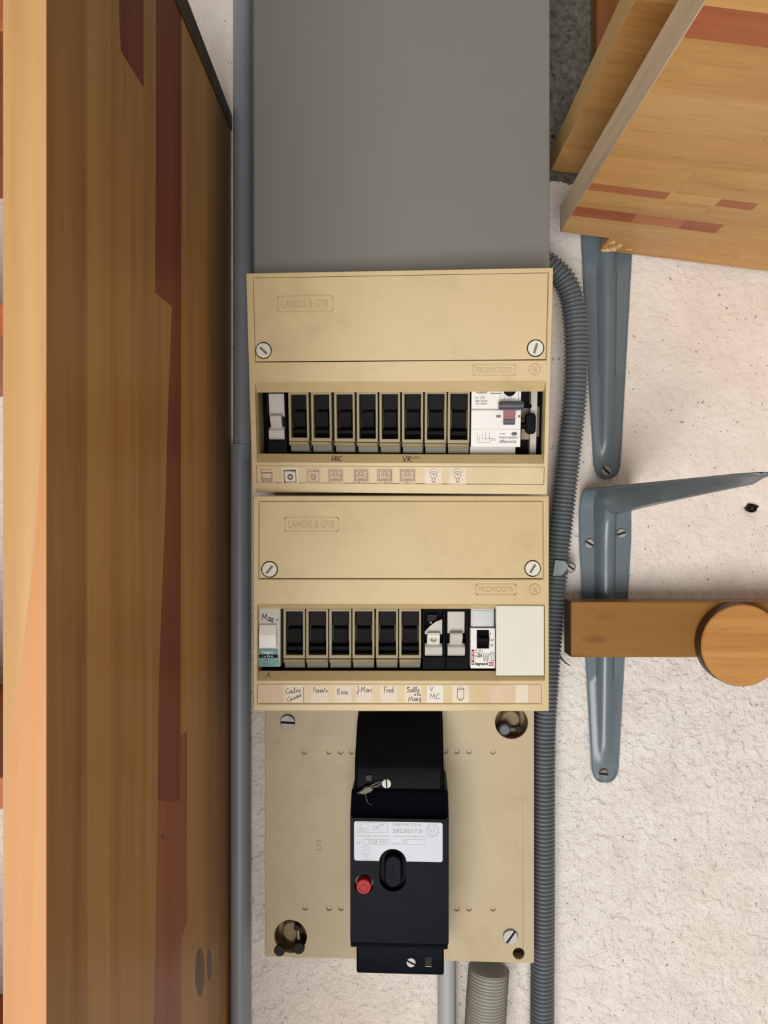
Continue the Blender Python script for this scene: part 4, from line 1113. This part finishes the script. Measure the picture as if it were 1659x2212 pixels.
def build_breaker():
    F = PF
    base = F.uv(862, 2112, 50)
    root = thing('main_circuit_breaker', F.P(base[0], base[1], 0), 'large black main circuit breaker with aluminium nameplate and red button', 'circuit breaker')
    NF = 66.0                                   # front face height above the plate
    q = lambda x, y, n: F.uv(x, y, n)
    ul, vt = q(757, 1766, NF); ur, vb = q(967.5, 2058, NF)
    uc = (ul + ur) / 2
    # main body: side profile with a sloping shoulder
    vs = q(860, 1706, 47)[1]
    bl, br = ul - .9, ur + .9
    MB().prism([(vs, .3), (vs, 47), (vt, NF - 6.2), (vt + 8, NF - 6.2), (vb - 2, NF - 6.2), (vb, NF - 9), (vb, .3)], bl, br, 'u').build('body', 'black', root, F, bevel=2.2, seg=3)
    # front face plate with wells for the switch and the red button
    su, sv_ = q(848.5, 1880, NF); ru, rv = q(786, 1910, NF)
    RB = 6.0
    arc = [(vb - RB + RB * math.sin(a), NF - RB + RB * math.cos(a)) for a in [math.pi / 2 * i / 8 for i in range(9)]]
    MB().prism([(vb - RB + .01, NF - RB - 3)] + arc + [(vb, NF - RB - 3)], ul, ur, 'u').build('rounded_bottom_edge', 'black', root, F, bevel=.8, seg=2)
    MB().holes_plate(rrect(ul, ur, vt + .2, vb - RB, 1.4), [stadium(su, sv_, 9.9, 31.5), circ(ru, rv, 7.3, 30)], NF - 6.1, NF).build('front_face', 'black', root, F, bevel=1.3, seg=3)
    MB().prism([(vt + .6, NF - 6), (vt - 3, NF - 9), (vs + 2, 49), (vs + 2, 47.5), (vt - 2, NF - 12)], ul + .3, ur - .3, 'u').build('shoulder', 'black', root, F, bevel=.8)
    MB().prism(stadium(su, sv_, 9.8, 31.3), NF - 8, NF - 5.8).build('switch_well', 'blackm', root, F)
    MB().prism(stadium(su + .3, sv_ + .5, 6.8, 25), NF - 5.8, NF + 1.5, taper=stadium(su + .3, sv_ + .5, 6.2, 23.6)).build('switch_button', 'black', root, F, bevel=.8)
    MB().prism(stadium(su + .3, sv_ + .5, .7, 11), NF + 1.4, NF + 1.8).build('button_rib', 'black', root, F, bevel=.2, seg=1)
    MB().lathe(ru, rv, [(7.2, NF - 8), (7.2, NF - 5.5), (6.6, NF - 5)], 28).build('button_well', 'olive', root, F)
    MB().lathe(ru, rv + .6, [(5.6, NF - 5), (5.6, NF + 2.5), (5.0, NF + 3.2), (3.6, NF + 3.2), (3.4, NF + 2.7), (2.0, NF + 2.7), (1.8, NF + 3.0), (.4, NF + 3.0)], 28).build('red_button', 'red', root, F)
    # moulded outline on the right
    L = [[q(x, y, NF) for x, y in pts] for pts in (((882, 1875), (958, 1875), (958, 1942), (942, 1942), (942, 1962), (936, 1970), (906, 1970), (899, 1962), (899, 1942), (882, 1942), (882, 1875)),)]
    MB().ribbon(L, .45, NF - .03, .18).build('moulded_outline', 'black', root, F, smooth=0)
    # nameplate with a half-round cut-out
    a0, b0 = q(765, 1773.5, NF); a1, b1 = q(956, 1862, NF)
    cr = 10.2; pts = []
    rr = rrect(a0, a1, b0, b1, 1.6, 4)
    top_arc = sv_ - 31.5 / 2 + 9.9
    notch = []
    for i in range(17):
        a = -math.pi * i / 16
        notch.append((su + cr * math.cos(a), top_arc + cr * math.sin(a)))
    # rrect order: bottom-right, bottom-left, top-left, top-right arcs
    br_, bl_, rest = rr[:5], rr[5:10], rr[10:]
    poly = br_ + [(su + cr, b1)] + notch + [(su - cr, b1)] + bl_ + rest
    npl = MB().prism(poly, NF + .02, NF + .35).build('nameplate', 'alu', root, F, smooth=0)
    n = NF + .36
    m = MB()
    def T(s_, x0, x1, y0, y1, bd=.0):
        u0, v0 = q(x0, y0, n); u1, v1 = q(x1, y1, n); m.text(s_, u0, u1, v0, v1, n, n + .05, bd)
    T('DISJONCTEUR', 848, 912, 1778, 1786, .02); T('282.0217.0', 848, 912, 1790, 1800, .02)
    T('NORME: EDF 3370', 772, 840, 1804, 1808.5); T('- Sensibilit\u00e9 500 mA', 848, 917, 1804, 1809.5); T('N\u00b0', 772, 780, 1818, 1825); T('308 470', 796, 838, 1815, 1823); T('ann\u00e9e', 846, 865, 1819, 1825); T('79', 870, 879, 1815, 1823)
    T('C', 776, 784, 1780, 1787); T('GC', 774, 793, 1789, 1797, .01)
    def R_(x0, x1, y0, y1): p = q(x0, y0, n); w_ = q(x1, y1, n); return rl_(p[0], w_[0], p[1], w_[1])
    L = [R_(772, 795, 1777, 1799), R_(795, 837, 1777, 1799), R_(785, 843, 1813, 1825), R_(868, 917, 1813, 1825)]
    for pts in (((802, 1786), (818, 1786), (808, 1794)), ((807, 1780), (805, 1794)), ((810, 1790), (830, 1782), (818, 1781), (815, 1793), (826, 1793)), ((784, 1836), (798, 1836), (800, 1842), (794, 1846)), ((782, 1836), (784, 1844), (790, 1846), (790, 1856)), ((794, 1846), (794, 1856)), ((780, 1860), (786, 1856), (800, 1858)), ((780, 1830), (790, 1828), (802, 1832))):
        L.append([q(x, y, n) for x, y in pts])
    c = q(934, 1794, n); L += [cl(circ(c[0], c[1], 4.9, 22)), cl(circ(c[0], c[1], 3.9, 20)), [(c[0] - 2.2, c[1] + 1.5), (c[0] - 2.2, c[1] - 1.5), (c[0] - .6, c[1] + 1.5), (c[0] - .6, c[1] - 1.5)], [(c[0] + .6, c[1] + 1.5), (c[0] + .6, c[1] - 1.5), (c[0] + 2, c[1] - 1.5)], [(c[0] + .6, c[1]), (c[0] + 1.7, c[1])]]
    m.ribbon(L, .25, n, .05)
    m.build('engraved_text', 'greyink', npl, F, smooth=0)
    # upper terminal cover: tall sloping hood
    NC = 47.0
    cl_, vc0 = q(769, 1661, NC); cr_, vc1 = q(954.5, 1702, NC)
    v_hi = q(860, 1536, 14)[1]
    hood = MB().prism([(v_hi - 10, .3), (v_hi - 10, 5), (v_hi, 14), (vc0 - 3.5, NC - 1.5), (vc0, NC), (vc1 + 2, NC), (vc1 + 2, .3)], cl_, cr_, 'u').build('terminal_cover', 'blackm', root, F, bevel=1.4, seg=3)
    for a, b in ((cl_ - 1.6, cl_ - .1), (cr_ + .1, cr_ + 1.6)):
        MB().prism([(v_hi + 2, .3), (v_hi + 8, 14), (vc0 - 5, NC - 10), (vc1 + 1, NC - 6), (vc1 + 1, .3)], a, b, 'u').build('cover_cheek', 'black', root, F, bevel=.5)
    c = q(835, 1693, NC + 2); slotted_screw(F, c[0], c[1], NC + .05, 3.7, 2.4, 1.5, root, 'steel', 'cover_screw', .1)
    # lead seal and wire
    s0 = q(790, 1706, NC + 4)
    sm = MB(); sm.prism([(s0[0] - 7.5, s0[1] + 2.8), (s0[0] - 3.5, s0[1] + .3), (s0[0] - .5, s0[1] - 2.4), (s0[0] + 3.6, s0[1] - 3.2), (s0[0] + 6.2, s0[1] - 1), (s0[0] + 4.4, s0[1] + 1.6), (s0[0] - 1, s0[1] + 3.6)], NC + 3, NC + 5.2)
    sm.build('lead_seal', 'wax', root, F, bevel=.9)
    w1 = q(800, 1697, NC + 3); w2 = q(827, 1689, NC + 2)
    MB().tube([(w1[0], w1[1], NC + 4), ((w1[0] + w2[0]) / 2, w1[1] - 2, NC + 3), (w2[0], w2[1], NC + 1.5)], .35, 8).build('seal_wire', 'steel', root, F)
    w3 = q(826, 1692, NC + 2)
    MB().tube([(w1[0], w1[1] + 1, NC + 4), ((w1[0] + w3[0]) / 2, w1[1] + .6, NC + 3), (w3[0], w3[1], NC + 1.5)], .35, 8).build('seal_wire', 'steel', root, F)
    w4 = q(789, 1718, NC + 4); w5 = q(802, 1738, NC + 12)
    MB().tube([(w4[0], w4[1] - 1, NC + 4), (w4[0] + 2, w4[1] + 4, NC + 8), (w5[0], w5[1], NC + 13)], .25, 8).build('seal_wire', 'steel', root, F)
    k = q(797, 1679, NC); MB().prism(rrect(k[0] - 2.6, k[0] + 2.6, k[1] - 2.2, k[1] + 3, .8), NC - .1, NC + 1.0).build('seal_eye', 'smoke', root, F, bevel=.4)
    # lower terminal cover
    NL = 54.0
    ll, _ = q(770, 2090, NL); lr, vl = q(959, 2111, NL)
    MB().prism([(vb + .2, 2), (vb + .2, NL)] + [(vl - 4 + 4 * math.sin(a), NL - 4 + 4 * math.cos(a)) for a in [math.pi / 2 * i / 6 for i in range(7)]] + [(vl, 2)], ll, lr, 'u').build('lower_terminal_cover', 'black', root, F, bevel=1.5, seg=3)
    c = q(888, 2079, NL + 1); slotted_screw(F, c[0], c[1], NL + .05, 3.6, 1.6, .45, root, 'steel', 'cover_screw', .17)
    c = q(925.5, 2078, NL); MB().prism(rrect(c[0] - 2.4, c[0] + 2.4, c[1] - 4, c[1] + 3.4, .4), NL + .02, NL + .3).build('seal_slot', 'dark', root, F)
    MB().box(c[0] - 2.2, c[0] + 2.2, c[1] + 2.9, c[1] + 3.4, NL + .2, NL + .6).build('slot_edge', 'steel', root, F)
    return root
build_breaker()

# dry twig caught beside the batten end
pts = [WD(x, y, d) + ((DW - d) * 1000,) for x, y, d in ((1206, 1413, .672), (1214, 1424, .670), (1222, 1432, .672), (1232, 1438, .675))]
tag(MB().tube(pts, [.4, .7, .6, .3], 8).build('dry_twig', 'dark', None), 'thin dry twig stuck on the wall below the batten end', 'twig')
